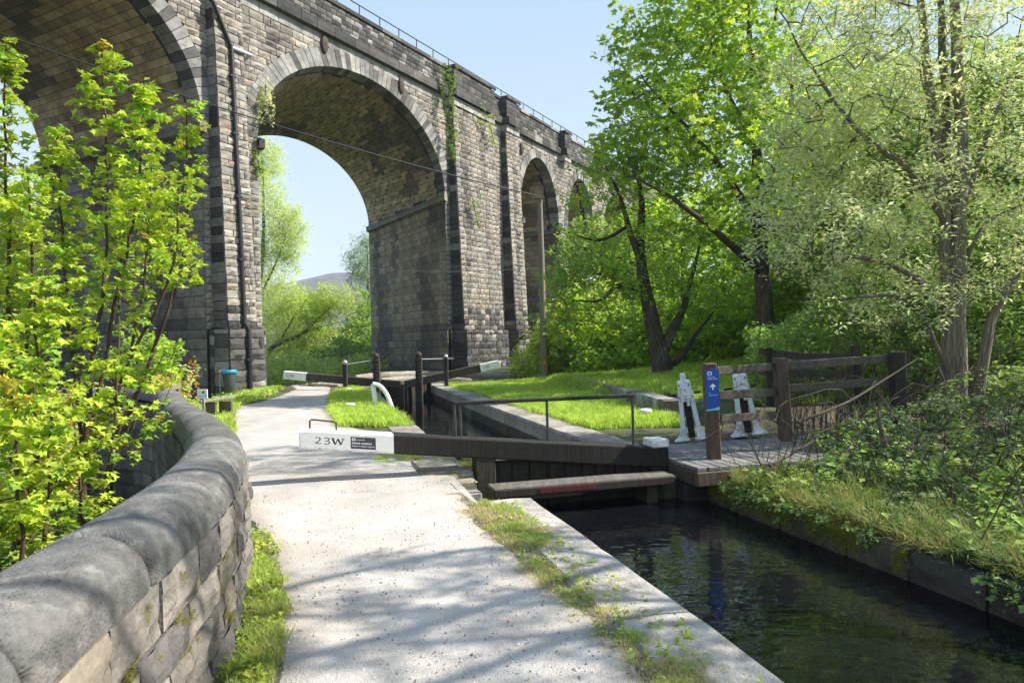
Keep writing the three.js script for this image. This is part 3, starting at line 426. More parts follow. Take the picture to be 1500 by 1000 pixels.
// ------------------------------------------------------------------ near lock gate with its balance beam
{
  const g = thing('lock_gate', 'dark timber lock gate with white ended balance beam numbered 23W and handrail', 'lock gate');
  const R = rng(51), T0 = 9.05, tb = [0.024, 0.021, 0.017];
  const topAt = (v) => lerp(0.66, 0.147, (v + 0.285) / 4.825), botAt = (v) => lerp(0.43, -0.13, (v + 0.285) / 4.825);
  const beam = (v0, v1, m, col, x = 0) => { const n = 10; for (let i = 0; i < n; i++) { const a = lerp(v0, v1, i / n), b = lerp(v0, v1, (i + 1) / n), q = (v, t, y) => can(v, t, y), e = 0.02, w = 0.15, r = 0.012 * (fbm(a * 5, 1, 2) - 0.5), r2 = 0.012 * (fbm(b * 5, 1, 2) - 0.5);
      const ring = (v, o) => [q(v, T0 - w, botAt(v) + e), q(v, T0 - w - x + o, topAt(v) - e), q(v, T0 - w + e, topAt(v) + o), q(v, T0 + w - e, topAt(v) + o), q(v, T0 + w, topAt(v) - e), q(v, T0 + w, botAt(v) + e), q(v, T0 + w - e, botAt(v)), q(v, T0 - w + e, botAt(v))]; const A = ring(a, r), B = ring(b, r2); for (let k = 0; k < 8; k++) { const l = (k + 1) % 8; m.quad(A[k], B[k], B[l], A[l], col); } if (i === 0) for (let k = 1; k < 7; k++) m.tri(A[0], A[k], A[k + 1], col); if (i === n - 1) for (let k = 1; k < 7; k++) m.tri(B[0], B[k + 1], B[k], col); } return m; };
  const split = 0.83;
  const bm = beam(split + 0.001, 4.54, new MB(), tb).build('balance_beam', M.wood, g);
  const we = beam(-0.285, split, new MB(), [0.86, 0.86, 0.84]).build('painted_beam_end', M.white, g);
  { const a = [can(-0.27, T0 - 0.1535, botAt(-0.27) + 0.02), can(split - 0.005, T0 - 0.1535, botAt(split) + 0.02), can(split - 0.005, T0 - 0.1535, topAt(split) - 0.022), can(-0.27, T0 - 0.1535, topAt(-0.27) - 0.022)]; const gg = new THREE.BufferGeometry(); gg.setAttribute('position', new THREE.Float32BufferAttribute(a.flatMap((q) => [q.x, q.y, q.z]), 3)); gg.setAttribute('uv', new THREE.Float32BufferAttribute([0, 0, 1, 0, 1, 1, 0, 1], 2)); gg.setIndex([0, 1, 2, 0, 2, 3]); gg.computeVertexNormals(); mesh('lettering', gg, beamText(true), we); }
  { const v = (x) => topAt(x), h = new Tubes(); h.add([can(-0.16, T0, v(-0.16) - 0.02), can(-0.16, T0, v(-0.16) + 0.095), can(-0.14, T0, v(-0.16) + 0.115), can(0.13, T0, v(0.13) + 0.105), can(0.15, T0, v(0.15) + 0.085), can(0.15, T0, v(0.15) - 0.02)], 0.011, 7); h.build('grab_handle', M.rust, g); }
  // gate frame
  const part = (name, v0, v1, t0, t1, y0, y1, col, mat = M.wood, par = g) => { const m = new MB(); cbox(m, v0, v1, t0, t1, y0, y1, col, 0.015); return m.build(name, mat, par); };
  part('heel_post', 1.86, 2.12, T0 - 0.14, T0 + 0.14, -1.2, 0.4, [0.06, 0.052, 0.038]);
  part('mitre_post', 4.28, 4.53, T0 - 0.14, T0 + 0.14, -1.2, -0.1, tb);
  for (let i = 0; i < 9; i++) part('gate_plank', 2.12 + i * 0.24 + 0.004, 2.36 + i * 0.24 - 0.004, T0 - 0.02 - 0.01 * R(), T0 + 0.05, -1.2, 0.1, [0.035 + 0.012 * R(), 0.03 + 0.01 * R(), 0.022]);
  part('gate_rail', 2.12, 4.28, T0 - 0.1, T0 - 0.025, -0.42, -0.28, tb); part('gate_rail', 3.5, 3.62, T0 - 0.1, T0 - 0.03, -0.28, -0.02, tb);
  part('gate_rail', 2.85, 2.96, T0 - 0.1, T0 - 0.03, -0.28, 0.05, tb);
  const walk = part('walkway_board', 1.98, 4.42, 8.5, 8.86, -0.19, -0.14, [0.2, 0.18, 0.15]);
  part('walkway_edge', 1.98, 4.42, 8.455, 8.496, -0.255, -0.145, [0.06, 0.045, 0.035], M.wood, walk); part('red_stripe', 2.55, 3.3, 8.446, 8.454, -0.24, -0.155, [0.14, 0.03, 0.025], M.wood, walk);
  part('white_end_block', 4.3, 4.55, T0 - 0.16, T0 + 0.16, 0.16, 0.27, [0.84, 0.84, 0.83], M.white);
  // handrail
  const hr = new MB(), a = can(1.62, T0 + 0.02, 0.875), b = can(4.12, T0 + 0.02, 0.868); hr.bar(a, b, 0.05, 0.05, 0.01, [0.018, 0.018, 0.02]); hr.build('handrail', std({ vertexColors: true, roughness: 0.8 }), g);
  for (const v of [1.63, 1.7, 2.87, 4.1]) { const m = new MB(); m.bar(can(v, T0 + 0.02, topAt(v) - 0.02), can(v, T0 + 0.02, 0.86), v === 1.7 ? 0.02 : 0.035, 0.035, 0.006, [0.07, 0.068, 0.06], V(1, 0, 0)); m.build('handrail_post', std({ vertexColors: true, roughness: 0.6 }), g); }
}
{ // towpath quoin steps by the heel of the gate
  const g = thing('quoin_stones', 'broken stone steps beside the heel of the near lock gate', 'stone steps'), R = rng(8);
  for (const [v0, v1, t0, t1, y] of [[1.15, 1.72, 9.2, 9.9, 0.05], [1.3, 1.85, 8.96, 9.25, 0.02], [1.42, 1.83, 8.72, 8.93, -0.06], [1.5, 1.84, 8.5, 8.7, -0.16]]) { const m = new MB(); cbox(m, v0, v1, t0, t1, y - 0.2, y, pick(R, TONES.buff), 0.03, (w) => { w.x += 0.03 * (R() - 0.5); w.z += 0.03 * (R() - 0.5); }); m.build('step_stone', M.stone, g); }
}

// ------------------------------------------------------------------ far gates
function farGate(label, end, endV, hinge, mitre, posts) {
  const g = thing('mitre_gate', label, 'lock gate', null, null), tb = [0.05, 0.043, 0.033];
  const dir = mitre.clone().sub(end).normalize(), cut = end.clone().addScaledVector(dir, endV);
  new MB().bar(cut.clone().addScaledVector(dir, 0.002), mitre, 0.26, 0.3, 0.02, [0.08, 0.068, 0.05]).build('balance_beam', M.wood, g);
  const we = new MB().bar(end, cut, 0.265, 0.31, 0.02, [0.85, 0.86, 0.84]).build('painted_beam_end', M.white, g);
  const x = V().crossVectors(V(0, 1, 0), dir).normalize(), up = V().crossVectors(dir, x), off = x.clone().multiplyScalar(x.z > 0 ? 0.1355 : -0.1355); const fl = dir.x > 0; const e0 = fl ? end : cut, e1 = fl ? cut : end; const q = [e0.clone().addScaledVector(up, -0.12), e1.clone().addScaledVector(up, -0.12), e1.clone().addScaledVector(up, 0.12), e0.clone().addScaledVector(up, 0.12)].map((p) => p.add(off));
  const gg = new THREE.BufferGeometry(); gg.setAttribute('position', new THREE.Float32BufferAttribute(q.flatMap((p) => [p.x, p.y, p.z]), 3)); gg.setAttribute('uv', new THREE.Float32BufferAttribute([0, 0, 1, 0, 1, 1, 0, 1], 2)); gg.setIndex([0, 1, 2, 0, 2, 3]); gg.computeVertexNormals(); mesh('lettering', gg, beamText(false), we);
  // leaf of vertical planks
  const n = 5; for (let i = 0; i < n; i++) { const a = hinge.clone().lerp(mitre, (i + 0.5) / n), w = hinge.distanceTo(mitre) / n - 0.01, d2 = mitre.clone().sub(hinge).setY(0).normalize(); const m = new MB().box(new THREE.Matrix4().makeBasis(d2, V(0, 1, 0), V().crossVectors(d2, V(0, 1, 0))).setPosition(a.clone().setY(-0.7)), w, 1.9, 0.09, 0.01, [0.06 + 0.03 * hash(i, 3), 0.05 + 0.02 * hash(i, 4), 0.035]); m.build('gate_plank', M.wood, g); }
  for (const p of [hinge, mitre]) new MB().bar(p.clone().setY(-1.7), p.clone().setY(p.y + 0.02), 0.24, 0.24, 0.02, tb, V(1, 0, 0)).build('gate_post', M.wood, g);
  return g;
}
{
  const D = 27.6, hL = can(1.95, 27.9, 0.2), hR = can(4.0, 27.9, 0.22), mid = can(2.95, 27.2, 0.12);
  const eL = at(416, 549, 27.0), eR = at(731, 533, 27.6);
  const endL = eL, endR = eR;
  farGate('distant lock gate whose balance beam points left over the path', endL, 0.85, hL, can(2.88, 27.25, 0.12), []);
  farGate('distant lock gate with balance beam rising right over the lawn', endR, 0.75, hR, can(3.02, 27.25, 0.12), []);
  // paddle posts and the rods
  const post = (px, py0, py1, D, w, label, ball) => { const p = at(px, py0, D), b = at(px, py1, D); b.x = p.x; const g = thing('paddle_post', label, 'post', null, 'paddle gear posts on the far gates'); new MB().bar(b.clone().setY(b.y - 0.3), p, w, w, 0.02, [0.05, 0.045, 0.038], V(1, 0, 0)).build('post', M.wood, g); const s = new THREE.SphereGeometry(w * (ball ? 0.55 : 0.5), 12, 8); s.translate(p.x, p.y + w * 0.35, p.z); mesh('post_cap', s, ball ? M.galv : M.rust, g); if (w > 0.2) { const r = new MB(); for (let k = 0; k < 7; k++) r.box(new THREE.Matrix4().setPosition(p.x + 0.02, p.y - 0.1 - k * 0.13, p.z + w * 0.55), 0.09, 0.07, 0.06, 0.01); r.build('rack', M.rust, g); } return p; };
  const a = post(505, 533, 575, 26.3, 0.16, 'slim white capped post on the left far gate beam', true), b = post(551, 525, 575, 26.8, 0.24, 'thick dark paddle post left of the far gate mitre', false), c = post(613, 523, 590, 26.4, 0.24, 'thick dark paddle post right of the far gate mitre', false), d = post(653, 524, 556, 26.9, 0.15, 'slim white capped post on the right far gate beam', true);
  tag(new Tubes().add([c.clone().setY(c.y - 0.08), d.clone().setY(d.y - 0.03), at(664, 525, 26.9)], 0.018, 6).build('paddle_rod', M.galv), 'thin steel rod between the two right hand paddle posts', 'rod');
  tag(new Tubes().add([a.clone().setY(a.y - 0.02), b.clone().setY(b.y - 0.05)], 0.014, 6).build('paddle_rod', M.galv), 'thin steel rod between the two left hand paddle posts', 'rod');
}
{ // white quadrant handrail
  const g = thing('step_handrail', 'white painted curved handrail on the lock side coping', 'handrail'), m = M.white;
  const b0 = level(551, 597, 0.03), e = level(574, 597, 0.03); const up = at(546, 562, -b0.z);
  new MB().bar(b0, up, 0.11, 0.11, 0.02, [0.85, 0.86, 0.87], V(1, 0, 0)).build('upright', m, g);
  const cp = curve([up.clone(), at(556, 565, -b0.z), at(566, 577, -b0.z), e.clone()], 12); const c = new Tubes(); c.add(cp, 0.055, 8); c.build('curved_arm', std({ color: rgb(0.8, 0.81, 0.82), roughness: 0.5 }), g);
}
// low curved parapets behind the far gates
function parapet(label, pts, w, h, seed) {
  const g = thing('curved_parapet', label, 'wall'), R = rng(seed), cp = new THREE.CatmullRomCurve3(pts), n = Math.round(cp.getLength() / 0.85);
  for (let i = 0; i < n; i++) { const a = cp.getPointAt(i / n), b = cp.getPointAt((i + 1) / n), e = b.clone().sub(a).multiplyScalar(0.006), y = 0.02 * R(); const c = pick(R, TONES.buff);
    const t = new Tubes().add([a.clone().add(e).setY(a.y - w * 0.4 + y), b.clone().sub(e).setY(b.y - w * 0.4 + y)], w * 0.5, 12); const geo = t.geo(), k = geo.attributes.position.count, cc = new Float32Array(k * 3); for (let q = 0; q < k; q++) cc.set(c, q * 3); geo.setAttribute('color', new THREE.BufferAttribute(cc, 3)); mesh('coping_stone', geo, M.coping, g);
    new MB().bar(a.clone().add(e).setY(a.y - h / 2 - w * 0.4), b.clone().sub(e).setY(b.y - h / 2 - w * 0.4), w * 0.8, h, 0.02, pick(R, TONES.grey)).build('wall_block', M.stone, g); }
}
parapet('long low curved wall with rounded coping below the viaduct pier', [at(520, 551, 33), at(560, 546, 34), at(620, 545, 35), at(690, 546, 35), at(740, 548, 34), at(777, 551, 33)], 0.4, 1.0, 3);
parapet('shorter curved wall with rounded coping just behind the far gates', [at(556, 556, 30), at(590, 552, 30.8), at(640, 552, 31.3), at(690, 556, 31)], 0.36, 1.0, 4);
{ // stone approach wall at the path crest
  const g = thing('path_parapet', 'low stone wall beside the crest of the towpath under the left gate beam', 'wall'), R = rng(9), cp = new THREE.CatmullRomCurve3([at(424, 575, 30), at(440, 565, 30), at(462, 560, 29.5), at(500, 562, 29)]);
  for (let i = 0; i < 9; i++) { const a = cp.getPointAt(i / 9), b = cp.getPointAt((i + 1) / 9); for (let k = 0; k < 3; k++) new MB().bar(a.clone().setY(a.y - 0.15 - k * 0.3), b.clone().setY(b.y - 0.15 - k * 0.3), 0.5, 0.29, 0.04, pick(R, TONES.brown)).build('wall_block', M.stone, g); }
}

// ------------------------------------------------------------------ footbridge deck, paddle stands, fences, sign
{
  const g = thing('plank_footbridge', 'weathered plank footbridge deck beside the lock gate', 'footbridge'), R = rng(61);
  for (let v = 4.56, i = 0; v < 8.4; v += 0.152, i++) { const m = new MB(), c = 0.24 + 0.1 * R(); cbox(m, v + 0.006, v + 0.146, 8.15 + 0.03 * R(), 10.15 + 0.03 * R(), -0.06, -0.012 + 0.006 * R(), [c, c * 0.95, c * 0.9], 0.008); m.build('plank', M.wood, g); }
  const m = new MB(); cbox(m, 4.54, 8.4, 8.12, 8.24, -0.24, -0.062, [0.16, 0.11, 0.07], 0.01); m.build('edge_beam', M.wood, g);
  const m2 = new MB(); cbox(m2, 4.54, 4.66, 8.26, 10.1, -0.24, -0.064, [0.12, 0.09, 0.06], 0.01); m2.build('edge_beam', M.wood, g);
}
function paddleStand() {
  const g = new THREE.Group(), w = [0.8, 0.82, 0.84]; g.name = numbered('paddle_stand'); scene.add(g);
  const leg = (x0, x1, z) => { const m = new MB(), P = [[0, 0.02], [0.05, 0.12], [0.06, 0.3], [0.05, 0.55], [0.03, 0.82]], W = [0.24, 0.12, 0.085, 0.085, 0.1]; for (let i = 0; i + 1 < P.length; i++) { const q = (k, s, f) => V(lerp(x0, x1, P[k][1] / 0.82) + s * W[k] * 0.5 + (k === 0 ? Math.sign(x0) * 0.05 : 0), P[k][1], z + f * 0.05); m.quad(q(i, -1, 1), q(i, 1, 1), q(i + 1, 1, 1), q(i + 1, -1, 1), w); m.quad(q(i, 1, -1), q(i, -1, -1), q(i + 1, -1, -1), q(i + 1, 1, -1), w); m.quad(q(i, 1, 1), q(i, 1, -1), q(i + 1, 1, -1), q(i + 1, 1, 1), w); m.quad(q(i, -1, -1), q(i, -1, 1), q(i + 1, -1, 1), q(i + 1, -1, -1), w); } return m; };
  leg(-0.17, -0.1, 0).build('leg', M.white, g); leg(0.17, 0.1, 0).build('leg', M.white, g);
  for (const x of [-0.2, 0.2]) new MB().box(new THREE.Matrix4().setPosition(x, 0.015, 0.02), 0.3, 0.03, 0.24, 0.008, w).build('foot_plate', M.white, g);
  new MB().box(new THREE.Matrix4().setPosition(0, 0.4, -0.02), 0.13, 0.72, 0.03, 0.005, [0.03, 0.03, 0.03]).build('rack_plate', M.wood, g);
  const hd = new MB(); hd.box(new THREE.Matrix4().setPosition(0, 0.84, 0), 0.28, 0.34, 0.16, 0.03, w, (q) => { q.x *= 1 - 0.25 * (q.y + 0.17); }); hd.build('gear_case', M.white, g);
  new MB().box(new THREE.Matrix4().setPosition(0.02, 0.665, 0.09), 0.22, 0.03, 0.04, 0.006, w).build('ledge', M.white, g); new MB().box(new THREE.Matrix4().setPosition(0.03, 0.62, 0.1), 0.06, 0.09, 0.02, 0.006, w).build('pawl', M.white, g);
  new MB().box(new THREE.Matrix4().setPosition(0.0, 1.06, 0), 0.11, 0.14, 0.09, 0.02, w).build('rack_head', M.white, g);
  const teeth = new MB(); for (let k = 0; k < 12; k++) teeth.box(new THREE.Matrix4().setPosition(0, 0.08 + k * 0.045, 0), 0.09, 0.02, 0.03, 0.003, [0.05, 0.035, 0.025]); teeth.build('rack', M.rust, g);
  for (const [x, y] of [[-0.1, 0.93], [0.09, 0.93], [-0.12, 0.73], [0.12, 0.73], [0, 0.84]]) { const b = new THREE.CylinderGeometry(0.014, 0.016, 0.02, 8); b.rotateX(Math.PI / 2); b.translate(x, y, 0.085); mesh('bolt', b, M.rust, g); }
  for (const [x, a] of [[-0.17, -0.34], [0.17, 0.3]]) new Tubes().add([V(x, 0.78, 0), V(a, 0.78, 0)], 0.022, 7).build('spindle', M.iron, g);
  return g;
}
{
  const a = paddleStand(); tag(a, 'white cast iron paddle stand standing between gate and signpost', 'paddle gear', 'white paddle stands on the deck');
  const b = a.clone(); b.name = numbered('paddle_stand'); scene.add(b); tag(b, 'white cast iron paddle stand partly behind the fence rails', 'paddle gear', 'white paddle stands on the deck');
  const pa = level(1015, 644, 0); a.position.copy(pa); a.rotation.set(0, -0.25, 0.13); a.scale.set(0.8, 0.96, 0.8);
  const pb2 = level(1098, 637, 0); b.position.copy(pb2); b.rotation.set(0, -0.2, 0.14); b.scale.set(0.84, 1.03, 0.84);
}
const postMesh = (g, p, h, w, col, lean = 0, y0 = -0.3) => new MB().bar(V(p.x, p.y + y0, p.z), V(p.x + lean, p.y + h, p.z), w, w * 0.85, 0.012, col, V(1, 0, 0)).build('post', M.wood, g);
{
  const g = thing('post_and_rail_fence', 'weathered brown timber fence of three rails along the footbridge', 'fence'), col = [0.125, 0.088, 0.065];
  const p1 = at(1047, 670, 9.75), p2 = at(1151, 615, 10.4), p3 = at(1316, 590, 10.6);
  postMesh(g, p1, at(1039, 532, 9.75).y - p1.y, 0.19, [0.16, 0.1, 0.068], at(1039, 532, 9.75).x - p1.x);
  postMesh(g, p2, at(1142, 524, 10.4).y - p2.y, 0.19, col, at(1142, 524, 10.4).x - p2.x);
  postMesh(g, p3, at(1315, 515, 10.6).y - p3.y, 0.2, [0.05, 0.04, 0.03], 0);
  const rail = (a, b, D0, D1, h = 0.13) => new MB().bar(at(...a, D0 + 0.12), at(...b, D1 + 0.12), 0.045, h * 0.9, 0.008, [0.15, 0.13, 0.1]).build('rail', M.wood, g);
  rail([1050, 543], [1148, 536], 9.75, 10.4); rail([1052, 579], [1152, 573], 9.75, 10.4); rail([1056, 613], [1155, 606], 9.75, 10.4, 0.12);
  rail([1148, 536], [1318, 524], 10.4, 10.6, 0.14); rail([1150, 569], [1318, 557], 10.4, 10.6);
  const h = thing('back_rail_fence', 'dark sagging timber fence behind the brown fence', 'fence'); const q1 = at(1128, 560, 13.4), q2 = at(1256, 560, 13.4);
  for (const q of [q1, q2]) postMesh(h, q.clone().setY(0), 1.42, 0.12, [0.04, 0.035, 0.03]);
  for (const [a, b, m] of [[[1112, 514], [1262, 522], [1180, 522]], [[1112, 543], [1262, 548], [1180, 547]]]) { const pts = curve([at(...a, 13.4), at(...m, 13.4), at(...b, 13.4)], 6); const r = new MB(); for (let i = 0; i + 1 < pts.length; i++) r.bar(pts[i], pts[i + 1].clone().lerp(pts[i], -0.02), 0.05, 0.13, 0.006, [0.085, 0.08, 0.07]); r.build('rail', M.wood, h); }
  // waymarker sign
  const sg = panel(128, 480, (x, w, hh) => { x.fillStyle = '#0e4fa8'; x.fillRect(0, 0, w, hh); x.strokeStyle = '#e8f0fa'; x.lineWidth = 11; x.beginPath(); x.arc(36, 46, 19, 0, 7); x.stroke(); x.fillStyle = '#dfe9f7'; x.font = 'bold 19px sans-serif'; x.fillText('Canal &', 16, 96); x.fillText('River Trust', 16, 117); x.lineWidth = 13; x.strokeStyle = '#ffffff'; x.beginPath(); x.moveTo(64, 238); x.lineTo(64, 176); x.moveTo(38, 204); x.lineTo(64, 174); x.lineTo(90, 204); x.stroke(); x.font = '20px sans-serif'; x.fillText('To', 20, 280); x.fillText('Uppermill', 20, 306); x.fillStyle = '#8fd0e6'; x.beginPath(); x.moveTo(0, hh); x.lineTo(0, 462); x.quadraticCurveTo(70, 468, w, 440); x.lineTo(w, hh); x.fill(); }, 0.4);
  const s = thing('waymarker_sign', 'blue upright canal waymarker plate with white arrow on the fence post', 'sign'); const D = 9.64; const c = [at(1036, 602, D), at(1054.5, 600, D), at(1053.5, 540.5, D), at(1034, 541.5, D)];
  const gg = new THREE.BufferGeometry(); const pp = []; for (const z of [0, -0.012]) for (const q of c) pp.push(q.x, q.y, q.z + z); gg.setAttribute('position', new THREE.Float32BufferAttribute(pp, 3)); gg.setAttribute('uv', new THREE.Float32BufferAttribute([0, 0, 1, 0, 1, 1, 0, 1, 0, 0, 0.01, 0, 0.01, 0.01, 0, 0.01], 2)); gg.setIndex([0, 1, 2, 0, 2, 3, 5, 4, 7, 5, 7, 6, 0, 4, 5, 0, 5, 1, 1, 5, 6, 1, 6, 2, 2, 6, 7, 2, 7, 3, 3, 7, 4, 3, 4, 0]); const ng = gg.toNonIndexed(); ng.computeVertexNormals(); mesh('plate', ng, sg, s);
}

// ------------------------------------------------------------------ pole, cables, lamp, bin, bench, rail
{
  const g = thing('utility_pole', 'tall weathered timber utility pole in front of the viaduct arches', 'utility pole'), b = level(798, 556, 0.1), D = 30; b.copy(at(798, 556, D)); const t = at(790.5, 289, D);
  new Tubes().add([b.clone().setY(-0.6), b.clone().lerp(t, 0.5), t], (k) => 0.16 - 0.05 * k, 10).build('pole', std({ color: rgb(0.33, 0.29, 0.23), map: rep(T.wood, 3, 0.5), roughness: 0.9 }), g);
  new MB().bar(t.clone().add(V(-0.2, -0.05, 0.1)), t.clone().add(V(0.2, -0.05, 0.1)), 0.06, 0.08, 0.01, [0.2, 0.2, 0.2]).build('bracket', M.wood, g);
  new MB().box(new THREE.Matrix4().setPosition(b.x - 0.02, b.y + 0.75, b.z + 0.16), 0.2, 0.3, 0.02, 0.004, [0.5, 0.32, 0.03]).build('warning_plate', M.wood, g);
  const sag = (a, c, s, n = 30) => { const r = []; for (let i = 0; i <= n; i++) { const k = i / n; r.push(a.clone().lerp(c, k).add(V(0, -s * 4 * k * (1 - k), 0))); } return r; };
  tag(new Tubes().add(sag(at(-30, 38, 20), at(790, 287, D), 0.32, 50), 0.022, 6).build('overhead_cable', M.iron), 'dark overhead cable slung across the front of the viaduct', 'cable');
  tag(new Tubes().add(sag(at(540, 392, 48), at(792, 372 + 20, D), 0.2), 0.012, 5).build('phone_wire', M.galv), 'thin pale wire crossing the shaded pier to the pole', 'wire');
}
{
  const g = thing('street_lamp', 'slim pale street lamp among the trees beside the pole', 'street lamp'), D = 30, b = at(869.5, 556, D), t = at(864.5, 412, D);
  new Tubes().add([b.clone().setY(-0.3), b.clone().lerp(t, 0.5), t], (k) => 0.07 - 0.025 * k, 8).build('post', M.galv, g);
  const c = new THREE.LatheGeometry([[0, 0.24], [0.12, 0.2], [0.24, 0.08], [0.26, 0.02], [0.2, -0.05], [0.06, -0.12], [0, -0.12]].map(([x, y]) => new THREE.Vector2(x, y)), 16); c.translate(t.x, t.y, t.z); mesh('lantern', c, std({ color: rgb(0.7, 0.72, 0.72), roughness: 0.4 }), g);
}
{
  const g = thing('litter_bin', 'dark litter bin with blue rim against the viaduct plinth', 'bin'), p = at(336, 578, 26.2);
  const c = new THREE.LatheGeometry([[0, 0], [0.19, 0], [0.22, 0.5], [0.25, 0.82], [0.23, 0.82]].map(([x, y]) => new THREE.Vector2(x, y)), 18); c.translate(p.x, p.y, p.z); mesh('bin_body', c, M.binGrey, g);
  const r = new THREE.LatheGeometry([[0.23, 0.8], [0.265, 0.78], [0.275, 0.84], [0.265, 0.91], [0.24, 0.91], [0.23, 0.86]].map(([x, y]) => new THREE.Vector2(x, y)), 18); r.translate(p.x, p.y, p.z); mesh('rim', r, M.blue, g);
  new Tubes().add([p.clone().add(V(-0.34, -0.1, 0)), p.clone().add(V(-0.34, 0.9, 0))], 0.022, 6).build('support_post', M.galv, g);
}
{
  const g = thing('timber_bench', 'low weathered timber bench in the grass near the pier', 'bench'), a = at(292, 589, 16.6), b = at(329, 586, 17); const R = rng(4);
  for (let k = 0; k < 3; k++) { const o = V(0.05 * k, 0, -0.15 * k); new MB().bar(a.clone().add(o).setY(a.y), b.clone().add(o).setY(a.y + 0.05), 0.14, 0.06, 0.01, [0.42, 0.38, 0.32]).build('seat_plank', M.wood, g); }
  for (const k of [0.18, 0.82]) { const q = a.clone().lerp(b, k); new MB().bar(q.clone().add(V(0.05, -0.5, -0.18)), q.clone().add(V(0.05, -0.03, -0.18)), 0.3, 0.09, 0.01, [0.16, 0.14, 0.11], V(0, 0, 1)).build('leg', M.wood, g); }
  const n = thing('notice_board', 'small white notice on a short post behind the bench', 'notice'), c = at(296, 577, 16.2);
  new MB().bar(c.clone().add(V(0.02, -0.65, -0.03)), c.clone().add(V(0, 0.1, -0.03)), 0.05, 0.05, 0.006, [0.4, 0.38, 0.35], V(1, 0, 0)).build('post', M.wood, n);
  const bd = new MB().box(new THREE.Matrix4().makeRotationY(-0.15).setPosition(c), 0.25, 0.21, 0.03, 0.006, [0.84, 0.84, 0.82]).build('board', M.white, n);
  new MB().box(new THREE.Matrix4().makeRotationY(-0.15).setPosition(c.clone().add(V(0.03, 0.04, 0.019))), 0.05, 0.05, 0.006, 0.001, [0.05, 0.05, 0.05]).build('symbol', M.wood, bd);
}
{
  const g = thing('sleeper_rail', 'weathered timber rail beyond the end of the rounded wall', 'fence'), a = at(196, 580, 17.5), b = at(263, 565, 19.5);
  new MB().bar(a, b, 0.1, 0.14, 0.012, [0.36, 0.31, 0.24]).build('rail', M.wood, g); for (const k of [0.05, 0.95]) { const q = a.clone().lerp(b, k); new MB().bar(q.clone().setY(q.y - 0.9), q.clone().setY(q.y + 0.02), 0.09, 0.09, 0.01, [0.28, 0.25, 0.2], V(1, 0, 0)).build('post', M.wood, g); }
}
for (const [px, py, y, label] of [[513, 597, 0.06, 'small white mooring stub in the grass beside the handrail'], [511, 573, 0.02, 'small white mooring stub where the far grass strip begins'], [946, 607, 0.12, 'small white capped stub in the shaded lawn near the rail end']]) { const q = level(px, py, y), c = new THREE.LatheGeometry([[0, 0.12], [0.1, 0.115], [0.13, 0.08], [0.12, 0.03], [0.06, 0.02], [0.06, -0.2], [0, -0.2]].map(([x, yy]) => new THREE.Vector2(x, yy)), 12); c.translate(q.x, q.y, q.z); tag(mesh('mooring_stub', c, std({ color: rgb(0.72, 0.73, 0.72), roughness: 0.6 })), label, 'bollard', 'white mooring stubs on the lock lawns'); }
// ------------------------------------------------------------------ plants
// leaf sprays: small groups of folded leaves round a short twig, grown along +y
function sprayGeo(seed, n, len, wid, lobed, spread = 1, twig = 0.5) {
  const R = rng(seed), p = [];
  const tri = (a, b, c) => p.push(a.x, a.y, a.z, b.x, b.y, b.z, c.x, c.y, c.z);
  for (let k = 0; k < n; k++) {
    const az = k * 2.4 + R() * 0.8, s = 0.75 + 0.5 * R(), l = len * s, w = wid * s, o = V((R() - 0.5) * len * spread, len * twig * k / n * 2 + (R() - 0.5) * len * spread * 0.6, (R() - 0.5) * len * spread);
    const d = V(Math.cos(az), -0.25 + 0.5 * (R() - 0.4), Math.sin(az)).normalize(), sd = V(-Math.sin(az), (R() - 0.5) * 0.6, Math.cos(az)).normalize(), nm = V().crossVectors(sd, d);
    const q = (f, g, h = 0) => o.clone().addScaledVector(d, f * l).addScaledVector(sd, g * w).addScaledVector(nm, h * w);
    if (lobed) { const c = q(0.35, 0, -0.1), rim = [q(0, 0), q(0.1, 0.42, 0.12), q(0.32, 0.28, 0.04), q(0.55, 0.62, 0.1), q(0.68, 0.2, 0), q(1, 0, -0.22), q(0.68, -0.2, 0), q(0.55, -0.62, 0.1), q(0.32, -0.28, 0.04), q(0.1, -0.42, 0.12)]; for (let i = 0; i < rim.length; i++) tri(c, rim[i], rim[(i + 1) % rim.length]); }
    else { const a = q(0, 0), b = q(0.45, 0.5, 0.12), m = q(0.5, 0, -0.06), c = q(0.45, -0.5, 0.12), e = q(1, 0, -0.2); tri(a, b, m); tri(b, e, m); tri(a, m, c); tri(m, e, c); }
  }
  const g = new THREE.BufferGeometry(); g.setAttribute('position', new THREE.Float32BufferAttribute(p, 3)); g.setAttribute('uv', new THREE.Float32BufferAttribute(new Float32Array(p.length / 3 * 2), 2)); g.computeVertexNormals(); return g;
}
